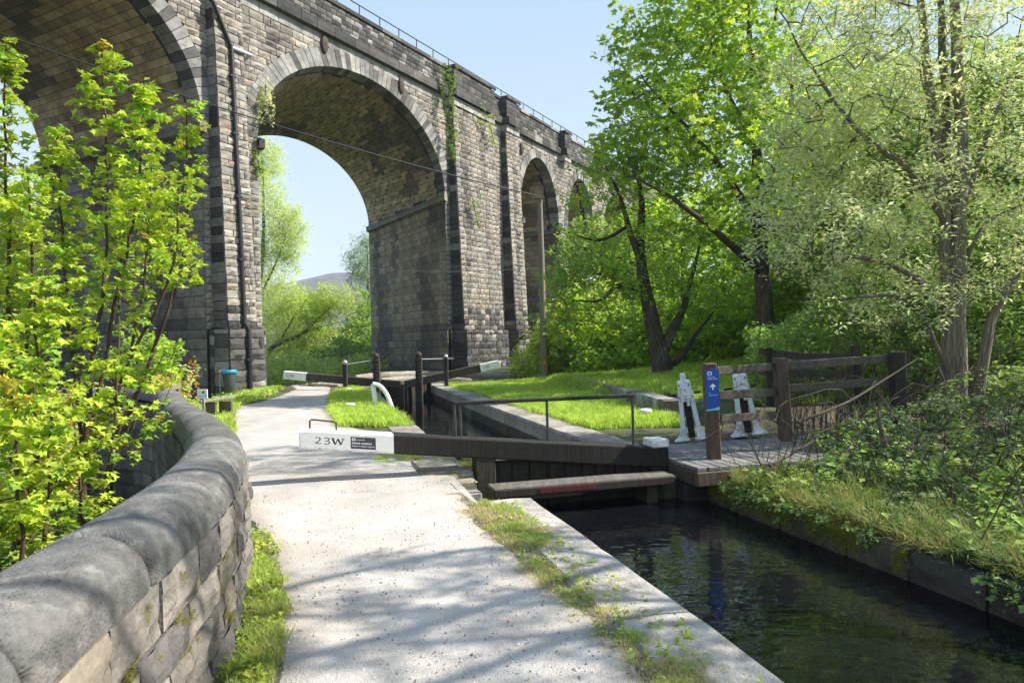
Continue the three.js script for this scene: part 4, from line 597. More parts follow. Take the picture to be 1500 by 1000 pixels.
function tuftGeo(seed, n, h, w, spread, bend = 0.5) {
  const R = rng(seed), p = [];
  for (let k = 0; k < n; k++) { const a = R() * 6.28, r = spread * Math.sqrt(R()), o = V(Math.cos(a) * r, 0, Math.sin(a) * r), b = R() * 6.28, hh = h * (0.5 + 0.7 * R()), d = V(Math.cos(b), 0, Math.sin(b)), sd = V(-d.z, 0, d.x), ww = w * (0.7 + 0.6 * R()), be = bend * (0.4 + R()); const q = (f, g) => o.clone().addScaledVector(d, be * hh * f * f).addScaledVector(sd, g * ww).setY(hh * f * (1 - 0.25 * be * f)); const A = [q(0, -0.5), q(0, 0.5), q(0.55, 0.4), q(0.55, -0.4), q(1, 0)]; for (const [i, j, l] of [[0, 1, 2], [0, 2, 3], [3, 2, 4]]) for (const e of [i, j, l]) p.push(A[e].x, A[e].y, A[e].z); }
  const g = new THREE.BufferGeometry(); g.setAttribute('position', new THREE.Float32BufferAttribute(p, 3)); g.setAttribute('uv', new THREE.Float32BufferAttribute(new Float32Array(p.length / 3 * 2), 2)); g.computeVertexNormals(); return g;
}
class Scatter {
  constructor(seed) { this.m = []; this.c = []; this.R = rng(seed); this.o = new THREE.Object3D(); }
  put(p, size, tilt = 0.5, tint = null, yaw = null) { const R = this.R, o = this.o; o.position.copy(p); o.rotation.set((R() - 0.5) * 2 * tilt, yaw === null ? R() * 6.283 : yaw, (R() - 0.5) * 2 * tilt, 'YXZ'); o.scale.setScalar(size * (0.75 + 0.5 * R())); o.updateMatrix(); this.m.push(o.matrix.clone()); const k = 0.75 + 0.5 * R(), w = (R() - 0.5) * 0.22; this.c.push(tint ? [tint[0] * k, tint[1] * k, tint[2] * k] : [k * (1 + w), k, k * (1 - w)]); }
  build(name, geo, mat, parent, kind = 'stuff') { const im = shadows(new THREE.InstancedMesh(geo, mat, this.m.length)), c = new THREE.Color(); this.m.forEach((m, i) => { im.setMatrixAt(i, m); im.setColorAt(i, c.setRGB(...this.c[i])); }); im.name = parent ? name : numbered(name); (parent || scene).add(im); if (kind) im.userData.kind = kind; return im; }
}
const G = { maple: sprayGeo(1, 6, 0.08, 0.082, true, 1.5), mapleBig: sprayGeo(2, 6, 0.17, 0.17, true, 1.5), willow: sprayGeo(3, 9, 0.085, 0.03, false, 1.5, 1.2), small: sprayGeo(4, 8, 0.085, 0.055, false, 1.8), clump: sprayGeo(5, 10, 0.2, 0.13, false, 2.2), fine: sprayGeo(6, 12, 0.2, 0.05, false, 2.0, 1.5), bramble: sprayGeo(7, 7, 0.055, 0.042, false, 1.9), grass: tuftGeo(8, 12, 0.085, 0.006, 0.06, 0.7), lawn: tuftGeo(9, 14, 0.13, 0.014, 0.12, 0.6), tall: tuftGeo(10, 14, 0.32, 0.01, 0.08, 0.9), single: sprayGeo(12, 1, 0.1, 0.1, true, 0) };

// a tree: targets in the crown are joined one by one to the nearest wood
function grow({ name, label, category = 'tree', group, trunk, targets, seed, bark, tip = 0.006, maxR = 0.2, geo, mat, per = 3, size = 1, tint, bright, jitter = 0.25, step = 0.4, leafR = 0.018, exp = 2.35, tiltL = 0.7, up = 0.25, tubes = true }) {
  const g = thing(name, label, category, null, group), R = rng(seed), nodes = [];
  const add = (p, par, fix) => { nodes.push({ p, par, kids: [], r: 0, fix }); if (par >= 0) nodes[par].kids.push(nodes.length - 1); return nodes.length - 1; };
  for (const line of trunk) { // polylines [x, y, z, r], the first from the ground, others start at the nearest node
    let par = -1; if (nodes.length) { let bd = 1e9; nodes.forEach((n, i) => { const d = n.p.distanceToSquared(V(...line[0].slice(0, 3))); if (d < bd) { bd = d; par = i; } }); }
    const cv = new THREE.CatmullRomCurve3(line.map((q) => V(q[0], q[1], q[2]))), n = Math.max(2, Math.round(cv.getLength() / step));
    for (let i = nodes.length && par >= 0 ? 1 : 0; i <= n; i++) { const k = i / n * (line.length - 1), a = Math.floor(Math.min(k, line.length - 2)); par = add(cv.getPoint(i / n).add(V((R() - 0.5) * 0.04, 0, (R() - 0.5) * 0.04)), par, lerp(line[a][3], line[a + 1][3], k - a)); }
  }
  const c0 = nodes.length; const tg = targets.map((p) => { let bd = 1e9; for (let i = 0; i < c0; i++) bd = Math.min(bd, nodes[i].p.distanceToSquared(p)); return [bd, p]; }).sort((a, b) => a[0] - b[0]);
  for (const [, t] of tg) {
    let best = 0, bd = 1e9; for (let i = 0; i < nodes.length; i++) { const n = nodes[i].p, dy = n.y - t.y; const d = n.distanceToSquared(t) * (1 + (dy > 0 ? 1.2 * dy : 0)); if (d < bd) { bd = d; best = i; } }
    const from = nodes[best].p, L = from.distanceTo(t), n = Math.max(1, Math.round(L / step)); let par = best;
    for (let i = 1; i <= n; i++) { const k = i / n, q = from.clone().lerp(t, k).add(V((R() - 0.5) * 0.3, Math.sin(k * Math.PI) * -up * 0.5 * L * 0.3 + (R() - 0.5) * 0.3, (R() - 0.5) * 0.3).multiplyScalar(i < n ? step * 0.6 : 0)); par = add(q, par, 0); }
  }
  for (let i = nodes.length - 1; i >= 0; i--) { const n = nodes[i]; let s = 0; for (const k of n.kids) s += Math.pow(nodes[k].r, exp); n.r = Math.max(n.kids.length ? Math.min(Math.pow(s, 1 / exp), maxR) : tip, n.fix || 0); if (n.kids.length && !n.fix) n.r = Math.max(n.r, tip); }
  const big = new Tubes(), thin = new Tubes(), stack = [[0, -1]];
  while (stack.length) { const [i0, par] = stack.pop(); const pts = [], rr = []; let i = i0; if (par >= 0) { pts.push(nodes[par].p); rr.push(Math.min(nodes[par].r, nodes[i].r * 1.15)); } for (;;) { const n = nodes[i]; pts.push(n.p); rr.push(n.r); if (!n.kids.length) break; const ks = [...n.kids].sort((a, b) => (nodes[b].fix > 0) - (nodes[a].fix > 0) || nodes[b].r - nodes[a].r); for (let k = 1; k < ks.length; k++) stack.push([ks[k], i]); i = ks[0]; } const isT = nodes[i0].fix > 0; (isT ? big : thin).add(pts, rr, isT ? 10 : rr[0] > 0.04 ? 6 : 4, isT); }
  big.build('trunk', bark, g); if (thin.p.length) thin.build('branches', bark, g);
  const sc = new Scatter(seed + 1); nodes.forEach((n) => { if (n.r > leafR || n.fix) return; const k = n.kids.length ? per * 0.7 : per; for (let q = 0; q < k; q++) sc.put(n.p.clone().add(V((R() - 0.5), (R() - 0.5) * 0.8, (R() - 0.5)).multiplyScalar(jitter * 2)), size, tiltL, tint ? tint(n.p, R) : null); });
  sc.build('crown', geo, mat, g);
  return { g, nodes, sc };
}
const inBlob = (R, c, r, shell = 0.35) => { for (;;) { const p = V(R() * 2 - 1, R() * 2 - 1, R() * 2 - 1), l = p.length(); if (l < 1 && l > shell * R()) return p.multiply(V(...r)).add(c); } };
const blobs = (seed, list) => { const R = rng(seed), o = []; for (const [c, r, n, s] of list) for (let i = 0; i < n; i++) o.push(inBlob(R, c, r, s)); return o; };

// --- young sycamores beyond the boundary wall
function sapling(label, basePx, D, spires, seed, extra = {}) {
  const R = rng(seed), tg = [], base = at(basePx[0], basePx[1], D); const lines = []; const b0 = V(base.x, H(base.x, D) - 0.1, -D);
  spires.forEach(([px, py, w, h], i) => { // each spire is a leader with whorls of leaves
    const top = at(px, py, D + (R() - 0.5)), low = i ? lines[0][1].slice(0, 3) : [b0.x, b0.y, b0.z]; const st = i ? V(...low) : b0;
    lines.push([[st.x, st.y, st.z, i ? 0.022 : 0.05], [lerp(st.x, top.x, i ? 0.5 : 0.3), lerp(st.y, top.y, 0.4), lerp(st.z, top.z, 0.4), i ? 0.018 : 0.035], [lerp(st.x, top.x, 0.9), lerp(st.y, top.y, 0.72), lerp(st.z, top.z, 0.8), 0.014], [top.x, top.y, top.z, 0.006]]);
    const n = Math.round(h / 0.05); for (let k = 0; k < n; k++) { const f = k / n, a = R() * 6.28, rad = w * (0.12 + 0.88 * Math.pow(f, 0.75)) * Math.sqrt(R()); tg.push(V(lerp(top.x, top.x * 0.97 + 0.03 * st.x, f) + Math.cos(a) * rad, top.y - f * h + 0.12 * rad, lerp(top.z, st.z, f * 0.3) + Math.sin(a) * rad)); }
  });
  return grow({ name: 'sycamore_sapling', label, group: undefined, trunk: lines, targets: tg, seed, bark: M.stem, tip: 0.004, maxR: 0.03, geo: G.maple, mat: L.maple, per: 2.2, size: 1, jitter: 0.13, step: 0.3, leafR: 0.012, tiltL: 0.5, ...extra, tint: (p, R) => { const k = R(); return k < 0.025 ? [1.0, 0.7, 0.8] : k < 0.3 ? [0.6, 0.78, 0.9] : [1, 1, 1]; } });
}
const sapA = sapling('tallest yellow-green sycamore sapling beyond the wall, reaching over the arch', [110, 760], 7.6, [[150, 70, 0.7, 4.2], [208, 128, 0.34, 1.7], [85, 200, 0.4, 2.2], [262, 275, 0.35, 0.9]], 101);
sapling('yellow-green sycamore sapling cut by the left picture edge', [20, 760], 7.0, [[6, 62, 0.4, 3.9], [-60, 150, 0.6, 3.4], [40, 250, 0.5, 2.4]], 102);
sapling('yellow-green sycamore sapling leaning towards the viaduct pier', [120, 720], 8.6, [[274, 152, 0.28, 1.1], [255, 355, 0.28, 0.6], [222, 240, 0.36, 1.5], [180, 250, 0.4, 1.9]], 103);
sapling('leafy sycamore sapling low against the boundary wall', [70, 900], 5.6, [[50, 430, 0.42, 2.0], [-10, 470, 0.5, 2.0]], 104);
sapling('low spreading sycamore sapling filling the bottom left corner', [30, 960], 4.9, [[20, 560, 0.45, 1.5], [75, 610, 0.3, 0.9], [-40, 520, 0.5, 1.6]], 106, { per: 2.6 });
sapling('short sycamore sapling with bronze young leaves beside the wall curve', [120, 800], 6.6, [[110, 590, 0.38, 1.1], [170, 530, 0.3, 0.7], [20, 590, 0.4, 1.2]], 105);
{ // loose single leaves that show large, on the tallest sapling
  const R = rng(77), n = sapA.nodes.filter((q) => q.r < 0.012 && !q.fix).sort((a, b) => b.p.z - a.p.z);
  for (let i = 0; i < 220 && i < n.length; i++) { const m = mesh('leaf', G.single, L.maple, sapA.g); m.position.copy(n[i * 2 % n.length].p).add(V((R() - 0.5) * 0.2, (R() - 0.5) * 0.15, 0.1 * R())); m.rotation.set((R() - 0.5) * 0.9, R() * 6.28, (R() - 0.5) * 0.9); m.scale.setScalar(0.8 + 0.5 * R()); }
}
{ // undergrowth on the slope behind the wall
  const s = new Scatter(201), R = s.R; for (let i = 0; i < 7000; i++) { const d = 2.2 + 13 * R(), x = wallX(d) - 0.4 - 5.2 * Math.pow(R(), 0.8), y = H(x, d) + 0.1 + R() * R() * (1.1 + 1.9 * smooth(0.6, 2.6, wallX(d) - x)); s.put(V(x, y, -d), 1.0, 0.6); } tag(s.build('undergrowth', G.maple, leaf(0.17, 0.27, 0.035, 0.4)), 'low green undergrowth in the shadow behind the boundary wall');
  const q = new Scatter(202), r2 = q.R; for (let i = 0; i < 1500; i++) { const d = 13.5 + 9 * r2(), x = -7.3 - (d - 13) * 0.25 - 5 * r2(), y = H(x, d) + r2() * 1.5; q.put(V(x, y, -d), 1.5, 0.7, r2() < 0.25 ? [1.3, 0.5, 0.4] : [1, 1, 1]); } tag(q.build('scrub', G.small, L.far), 'mixed green and russet scrub on the slope below the pier');
}
grow({ name: 'hawthorn_bush', label: 'bright green bush growing against the foot of the shaded pier', category: 'bush', trunk: [[[...at(205, 575, 19.5).toArray(), 0.05], [...at(210, 530, 19.5).toArray(), 0.03], [...at(215, 495, 19.4).toArray(), 0.012]]], targets: blobs(5, [[at(205, 530, 19.5), [0.95, 0.75, 0.7], 70, 0.3], [at(235, 515, 19.4), [0.5, 0.4, 0.5], 30, 0.3]]), seed: 203, bark: M.bark, geo: G.small, mat: L.sycamore, per: 4, size: 1.3, jitter: 0.2, tint: () => [1.3, 1.25, 1.2] });

// --- trees on the far side of the lock
{
  const D = 24, b = at(972, 560, D); b.y = H(b.x, D) - 0.2; const q = (px, py, r, dd = 0) => [...at(px, py, D + dd).toArray(), r];
  grow({ name: 'forked_tree', label: 'dark forked tree with spreading crooked limbs on the upper lawn', trunk: [[[b.x, b.y, b.z, 0.46], q(970, 535, 0.34), q(958, 480, 0.27), q(945, 420, 0.22), q(938, 370, 0.16), q(940, 300, 0.11), q(932, 235, 0.05)], [q(968, 530, 0.2), q(982, 490, 0.17), q(1000, 455, 0.12, 0.5), q(1015, 400, 0.07, 1), q(1030, 340, 0.03, 1.5)], [q(943, 390, 0.13), q(920, 330, 0.1, -0.3), q(908, 285, 0.06, -0.6), q(885, 240, 0.02, -1)], [q(945, 425, 0.11), q(905, 418, 0.08, -0.5), q(880, 440, 0.05, -1), q(840, 440, 0.02, -1.2)], [q(970, 540, 0.15), q(995, 525, 0.12, 0.6), q(1020, 490, 0.07, 1), q(1050, 450, 0.03, 1)], [q(912, 340, 0.07), q(875, 352, 0.05, -0.5), q(845, 345, 0.02, -1)]],
    targets: blobs(31, [[at(925, 330, D), [2.6, 2.6, 2.6], 170, 0.4], [at(870, 440, D - 1), [1.7, 1.4, 1.3], 80, 0.3], [at(1010, 400, D + 1), [2.6, 2.2, 2.2], 120, 0.4], [at(950, 250, D + 0.5), [2.2, 1.6, 2], 80, 0.3], [at(835, 400, D - 0.5), [0.8, 0.8, 0.8], 22, 0.3], [at(820, 445, D - 1), [0.35, 1.0, 0.5], 18, 0.2]]), seed: 301, bark: M.bark, maxR: 0.08, geo: G.small, mat: L.sycamore, per: 3.8, size: 1.4, jitter: 0.36, tint: (p, R) => R() < 0.4 ? [1.5, 1.35, 1] : [1, 1, 1] });
}
{
  const D = 23, q = (px, py, r, dd = 0) => [...at(px, py, D + dd).toArray(), r], b = at(1125, 545, D); b.y = H(b.x, D) - 0.2;
  grow({ name: 'sycamore_tree', label: 'tall broad sycamore with bright backlit leaves rising against the sky', trunk: [[[b.x, b.y, b.z, 0.4], q(1122, 480, 0.28), q(1115, 380, 0.24), q(1110, 260, 0.19), q(1105, 150, 0.13), q(1098, 40, 0.08), q(1092, -60, 0.04)], [q(1112, 330, 0.13), q(1060, 250, 0.1, -1), q(1000, 180, 0.06, -1.5), q(945, 120, 0.02, -1.5)], [q(1112, 300, 0.11), q(1150, 190, 0.08, 1), q(1170, 60, 0.04, 1)], [q(1115, 400, 0.13), q(1050, 340, 0.1, -2), q(985, 290, 0.06, -2.5), q(930, 260, 0.02, -2)], [q(1108, 220, 0.09), q(1060, 120, 0.07, 0.5), q(1030, 20, 0.03, 1)], [q(1105, 160, 0.07), q(1130, 60, 0.05), q(1145, -40, 0.02)]],
    targets: blobs(32, [[at(1030, 110, D), [2.6, 2.9, 3], 270, 0.45], [at(960, 190, D - 1), [2.0, 2.1, 2], 130, 0.4], [at(1100, 40, D), [2.6, 3, 3], 190, 0.45], [at(1080, 260, D - 1.5), [3.2, 2.3, 2.6], 200, 0.4], [at(1180, 180, D + 1), [2.4, 3, 2.6], 130, 0.4], [at(930, 70, D), [1.1, 1.4, 1.2], 40, 0.3], [at(910, 230, D - 1), [0.9, 0.9, 0.9], 30, 0.3], [at(1010, 10, D), [1.8, 1.6, 1.8], 80, 0.3]]), seed: 302, bark: M.bark, maxR: 0.09, geo: G.mapleBig, mat: L.sycamore, per: 2.7, size: 1.0, jitter: 0.4, tint: (p, R) => R() < 0.35 ? [1.7, 1.4, 1] : [1, 1, 1] });
}
{ // goat willow with three pale stems
  const D = 11.7, q = (px, py, r, dd = 0) => [...at(px, py, D + dd).toArray(), r], b = at(1402, 610, D); b.y = -0.2;
  grow({ name: 'grey_willow', label: 'pale leaved willow with three tall grey stems behind the brambles', trunk: [[[b.x, b.y, b.z, 0.2], q(1401, 560, 0.17), q(1402, 440, 0.14), q(1405, 320, 0.12), q(1408, 180, 0.1), q(1400, 60, 0.08), q(1398, -80, 0.06), q(1395, -220, 0.03)], [[b.x - 0.1, b.y, b.z + 0.1, 0.15], q(1390, 540, 0.12), q(1388, 420, 0.1), q(1380, 280, 0.085), q(1362, 120, 0.07), q(1346, -20, 0.05), q(1330, -160, 0.025)], [q(1398, 430, 0.09), q(1392, 300, 0.08, 0.15), q(1385, 150, 0.065, 0.2), q(1378, -20, 0.05, 0.2), q(1385, -150, 0.02, 0.2)], [q(1400, 470, 0.05), q(1330, 400, 0.045, -0.4), q(1250, 375, 0.03, -0.6), q(1165, 370, 0.01, -0.6)], [q(1395, 340, 0.05), q(1330, 250, 0.045, -0.5), q(1262, 195, 0.03, -0.7), q(1190, 100, 0.02, -0.8), q(1140, 10, 0.008, -0.8)], [q(1405, 330, 0.05), q(1450, 190, 0.04, 0.4), q(1500, 90, 0.02, 0.5), q(1560, 10, 0.01, 0.5)], [[b.x + 0.4, b.y, b.z - 0.2, 0.1], q(1450, 480, 0.08, 0.4), q(1490, 400, 0.06, 0.5), q(1530, 300, 0.03, 0.5)], [q(1402, 430, 0.035), q(1440, 330, 0.03, 0.3), q(1500, 300, 0.012, 0.4)], [q(1398, 560, 0.04), q(1330, 420 + 20, 0.03, -0.5), q(1220, 440, 0.012, -0.8)]],
    targets: blobs(33, [[at(1230, 110, D - 0.4), [1.25, 1.5, 1.2], 150, 0.3], [at(1330, 60, D), [1.3, 1.6, 1.4], 150, 0.3], [at(1200, 330, D - 0.5), [1.1, 1.0, 1.0], 110, 0.3], [at(1300, 270, D - 0.2), [1.2, 1.3, 1.3], 130, 0.3], [at(1450, 120, D + 0.3), [1.2, 1.7, 1.3], 120, 0.3], [at(1450, 330, D + 0.3), [1.2, 1.4, 1.2], 90, 0.3], [at(1300, 430, D), [1.3, 0.8, 1.1], 70, 0.3], [at(1380, -140, D), [2.2, 1.8, 1.8], 140, 0.3], [at(1190, 210, D - 0.5), [0.8, 0.9, 0.8], 60, 0.3], [at(1580, 100, D), [1.2, 2.2, 1.4], 70, 0.3]]), seed: 303, bark: M.barkGrey, maxR: 0.04, geo: G.willow, mat: L.willow, per: 3.6, size: 1.15, jitter: 0.24, step: 0.3, leafR: 0.014 });
}
grow({ name: 'ash_tree', label: 'tall loose crowned tree on the far bank beyond the right picture edge', trunk: [[[9.2, -0.2, -4.6, 0.16], [9.1, 2.4, -4.6, 0.13], [8.6, 5.2, -4.7, 0.1], [8.2, 8.6, -4.8, 0.04]], [[9.0, 3.2, -4.6, 0.07], [7.6, 4.6, -3.6, 0.05], [6.4, 5.6, -2.9, 0.02]], [[8.8, 3.8, -4.6, 0.07], [7.6, 5.2, -6.0, 0.045], [6.2, 6.2, -6.6, 0.02]], [[8.9, 4.4, -4.6, 0.08], [8.2, 6.0, -6.4, 0.07], [6.6, 7.2, -4.7, 0.055], [5.2, 8.4, -3.2, 0.025]], [[8.7, 5.0, -4.6, 0.07], [7.6, 6.2, -5.0, 0.06], [6.3, 7.2, -3.7, 0.045], [5.3, 8.0, -2.6, 0.02]], [[8.4, 6.0, -4.7, 0.06], [7.4, 7.4, -6.4, 0.05], [6.0, 8.0, -5.2, 0.04], [4.8, 9.0, -4.0, 0.02]], [[8.7, 4.6, -4.6, 0.07], [6.9, 6.6, -5.1, 0.04], [5.7, 7.8, -5.0, 0.015]]], targets: blobs(36, [[V(7.2, 5.6, -3.4), [1.8, 1.3, 1.4], 60, 0.2], [V(7.2, 6.2, -5.6), [1.9, 1.4, 1.3], 70, 0.2], [V(7.6, 8.0, -4.6), [1.9, 1.5, 1.8], 70, 0.2]]), seed: 304, bark: M.bark, maxR: 0.05, geo: G.willow, mat: L.willow, per: 3.2, size: 1.2, jitter: 0.2, step: 0.3, leafR: 0.014 });
grow({ name: 'alder_tree', label: 'dense alder further along the far bank beyond the right picture edge', trunk: [[[12.4, 0, -9.6, 0.2], [12.3, 3, -9.6, 0.15], [12.2, 6, -9.7, 0.1], [12.2, 9, -9.8, 0.03]]], targets: blobs(37, [[V(12, 4.6, -8.6), [2.4, 2.0, 2.4], 110, 0.3]]), seed: 305, bark: M.bark, maxR: 0.06, geo: G.small, mat: L.shade, per: 4.5, size: 1.5, jitter: 0.35, step: 0.45, leafR: 0.02 });
// woodland behind: separate trees, each with trunk and crown
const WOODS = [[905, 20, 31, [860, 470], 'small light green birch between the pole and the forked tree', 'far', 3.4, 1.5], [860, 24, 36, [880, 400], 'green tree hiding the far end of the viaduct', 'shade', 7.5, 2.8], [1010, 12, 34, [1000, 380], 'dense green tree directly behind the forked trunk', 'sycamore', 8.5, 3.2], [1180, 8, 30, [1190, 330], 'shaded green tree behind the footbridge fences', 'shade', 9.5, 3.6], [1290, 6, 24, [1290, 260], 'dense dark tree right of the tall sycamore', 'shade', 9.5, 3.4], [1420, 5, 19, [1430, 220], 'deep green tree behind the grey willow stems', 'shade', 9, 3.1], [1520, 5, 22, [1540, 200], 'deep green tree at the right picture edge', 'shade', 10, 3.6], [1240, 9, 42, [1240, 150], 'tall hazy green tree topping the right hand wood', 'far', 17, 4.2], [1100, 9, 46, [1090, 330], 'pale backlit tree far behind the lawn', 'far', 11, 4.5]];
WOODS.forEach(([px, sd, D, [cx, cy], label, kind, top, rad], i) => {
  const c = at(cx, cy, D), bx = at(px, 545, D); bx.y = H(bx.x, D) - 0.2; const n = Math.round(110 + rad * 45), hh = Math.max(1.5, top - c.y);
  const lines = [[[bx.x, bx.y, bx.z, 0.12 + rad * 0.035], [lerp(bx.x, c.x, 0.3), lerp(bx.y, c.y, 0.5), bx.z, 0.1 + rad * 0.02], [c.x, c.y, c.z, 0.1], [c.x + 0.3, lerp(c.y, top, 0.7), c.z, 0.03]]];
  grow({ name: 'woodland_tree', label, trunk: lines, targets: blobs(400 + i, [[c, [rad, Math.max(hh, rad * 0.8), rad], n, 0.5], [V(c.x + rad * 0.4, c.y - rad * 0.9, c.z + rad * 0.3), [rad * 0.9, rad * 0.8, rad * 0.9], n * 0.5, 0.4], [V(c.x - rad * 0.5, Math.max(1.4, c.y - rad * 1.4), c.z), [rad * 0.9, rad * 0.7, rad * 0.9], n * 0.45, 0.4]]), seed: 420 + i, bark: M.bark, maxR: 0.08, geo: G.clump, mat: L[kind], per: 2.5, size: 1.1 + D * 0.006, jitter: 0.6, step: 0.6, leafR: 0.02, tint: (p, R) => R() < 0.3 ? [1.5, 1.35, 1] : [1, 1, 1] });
});
{ // shrubs along the back of the lawns: one mass of hedge bottom, and bright sunlit bushes
  const s = new Scatter(501), R = s.R; for (let i = 0; i < 10000; i++) { const px = 840 + 760 * R(), D = 27 + 16 * R() - 9 * smooth(1050, 1400, px), p = at(px, 560, D); p.y = H(p.x, D) + Math.pow(R(), 1.4) * (2.2 + 1.6 * fbm(px * 0.02, 2, 3)); s.put(p, 1.15, 0.7, R() < 0.35 ? [1.6, 1.4, 0.8] : [1, 1, 1]); } tag(s.build('woodland_understorey', G.clump, L.sycamore), 'sunlit green understorey along the back of the lawns');
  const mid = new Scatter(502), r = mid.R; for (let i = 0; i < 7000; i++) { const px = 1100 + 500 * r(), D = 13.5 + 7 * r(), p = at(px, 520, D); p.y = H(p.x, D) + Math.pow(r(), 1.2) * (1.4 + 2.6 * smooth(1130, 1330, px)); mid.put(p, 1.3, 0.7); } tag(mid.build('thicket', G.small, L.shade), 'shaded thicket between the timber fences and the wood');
}
for (const [px, py, D, r, n, label, tt] of [[800, 545, 31, 0.9, 60, 'bright green bush at the foot of the utility pole', [1.2, 1.2, 1]], [870, 545, 30, 1.0, 60, 'leafy shrub around the base of the street lamp', [0.9, 1, 1]], [765, 540, 33, 0.7, 40, 'loose light green sapling against the dark pier base', [1.4, 1.3, 1]]]) { const b = at(px, py + 15, D); b.y = H(b.x, D) - 0.1; grow({ name: 'lawn_shrub', label, category: 'shrub', trunk: [[[b.x, b.y, b.z, 0.04], [b.x + 0.05, b.y + r * 0.7, b.z, 0.025], [b.x, b.y + r * 1.7, b.z, 0.01]]], targets: blobs(px, [[V(b.x, b.y + r * 1.05, b.z), [r * 0.85, r, r * 0.8], n, 0.2]]), seed: px, bark: M.bark, geo: G.small, mat: L.far, per: 5, size: 1.7, jitter: 0.22, leafR: 0.03, tint: () => tt }); }

// --- trees seen through the arch
{
  const D = 76, q = (px, py, r, dd = 0) => [...at(px, py, D + dd).toArray(), r];
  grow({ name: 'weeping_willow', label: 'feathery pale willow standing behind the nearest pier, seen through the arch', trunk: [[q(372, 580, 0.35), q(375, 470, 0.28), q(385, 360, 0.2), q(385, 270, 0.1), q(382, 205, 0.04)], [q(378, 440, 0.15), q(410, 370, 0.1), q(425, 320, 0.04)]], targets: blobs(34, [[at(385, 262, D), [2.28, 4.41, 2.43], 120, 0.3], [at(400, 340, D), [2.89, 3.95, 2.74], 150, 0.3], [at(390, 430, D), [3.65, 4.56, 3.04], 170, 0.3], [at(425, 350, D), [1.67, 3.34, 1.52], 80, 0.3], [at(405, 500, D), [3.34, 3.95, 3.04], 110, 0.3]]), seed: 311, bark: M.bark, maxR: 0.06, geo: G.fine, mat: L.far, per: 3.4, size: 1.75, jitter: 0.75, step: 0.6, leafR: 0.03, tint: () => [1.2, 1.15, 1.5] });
  const E = 68, w = (px, py, r, dd = 0) => [...at(px, py, E + dd).toArray(), r];
  grow({ name: 'leaning_willow', label: 'low leaning willow with a dark arched limb under the big arch', trunk: [[w(385, 560, 0.3), w(395, 512, 0.22), w(440, 490, 0.14), w(478, 455, 0.08), w(500, 435, 0.03)], [w(430, 495, 0.09), w(465, 480, 0.06), w(505, 470, 0.02)], [w(405, 508, 0.1), w(430, 465, 0.06), w(455, 430, 0.02)]], targets: blobs(35, [[at(440, 460, E), [3.40, 2.43, 2.59], 120, 0.3], [at(420, 520, E + 1), [3.56, 2.59, 2.59], 120, 0.3], [at(485, 450, E), [2.11, 1.46, 1.94], 60, 0.3], [at(475, 520, E + 1), [2.59, 2.27, 2.43], 90, 0.3]]), seed: 312, bark: M.bark, maxR: 0.06, geo: G.fine, mat: L.far, per: 4, size: 1.8, jitter: 0.7, step: 0.6, leafR: 0.03 });
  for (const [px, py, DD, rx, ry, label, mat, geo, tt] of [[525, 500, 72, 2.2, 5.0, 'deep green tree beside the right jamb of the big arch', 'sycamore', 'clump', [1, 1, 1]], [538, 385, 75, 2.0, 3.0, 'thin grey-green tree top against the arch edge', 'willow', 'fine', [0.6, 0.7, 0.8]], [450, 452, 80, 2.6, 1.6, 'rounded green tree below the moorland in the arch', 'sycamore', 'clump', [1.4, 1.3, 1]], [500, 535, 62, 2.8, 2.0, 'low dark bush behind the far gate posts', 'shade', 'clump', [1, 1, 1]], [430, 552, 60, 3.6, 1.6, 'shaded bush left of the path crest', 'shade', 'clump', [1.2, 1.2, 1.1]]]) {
    const c = at(px, py, DD), b = V(c.x, -1.5, c.z); grow({ name: 'valley_tree', label, trunk: [[[b.x, b.y, b.z, 0.25], [c.x, lerp(b.y, c.y, 0.6), c.z, 0.15], [c.x, c.y + ry * 0.6, c.z, 0.04]]], targets: blobs(px, [[c, [rx, ry, rx], 150, 0.35], [V(c.x, lerp(b.y, c.y, 0.55), c.z), [rx * 1.1, Math.max(1, (c.y - b.y) * 0.5), rx], 90, 0.3]]), seed: px + 3, bark: M.bark, maxR: 0.06, geo: G[geo], mat: L[mat], per: 3.5, size: 1.5, jitter: 0.6, step: 0.6, leafR: 0.03, tint: () => tt }); }
  const s = new Scatter(503), R = s.R; for (let i = 0; i < 5000; i++) { const D2 = 44 + 40 * R(), px = 250 + 320 * R(), p = at(px, 560, D2); p.y = -1.4 + 2.6 * R() * R(); s.put(p, 1.6, 0.7); } tag(s.build('valley_scrub', G.clump, L.far), 'sunlit scrub on the valley floor beyond the arch');
  const f = new Scatter(504), r = f.R; for (let i = 0; i < 5200; i++) { const px = -120 + 230 * r(), D2 = 42 + 10 * r(), p = at(px, 500, D2); p.y = -1 + 13 * Math.pow(r(), 1.6); f.put(p, 1.8, 0.7); } tag(f.build('valley_thicket', G.clump, L.far), 'green thicket seen beyond the left hand arch');
}
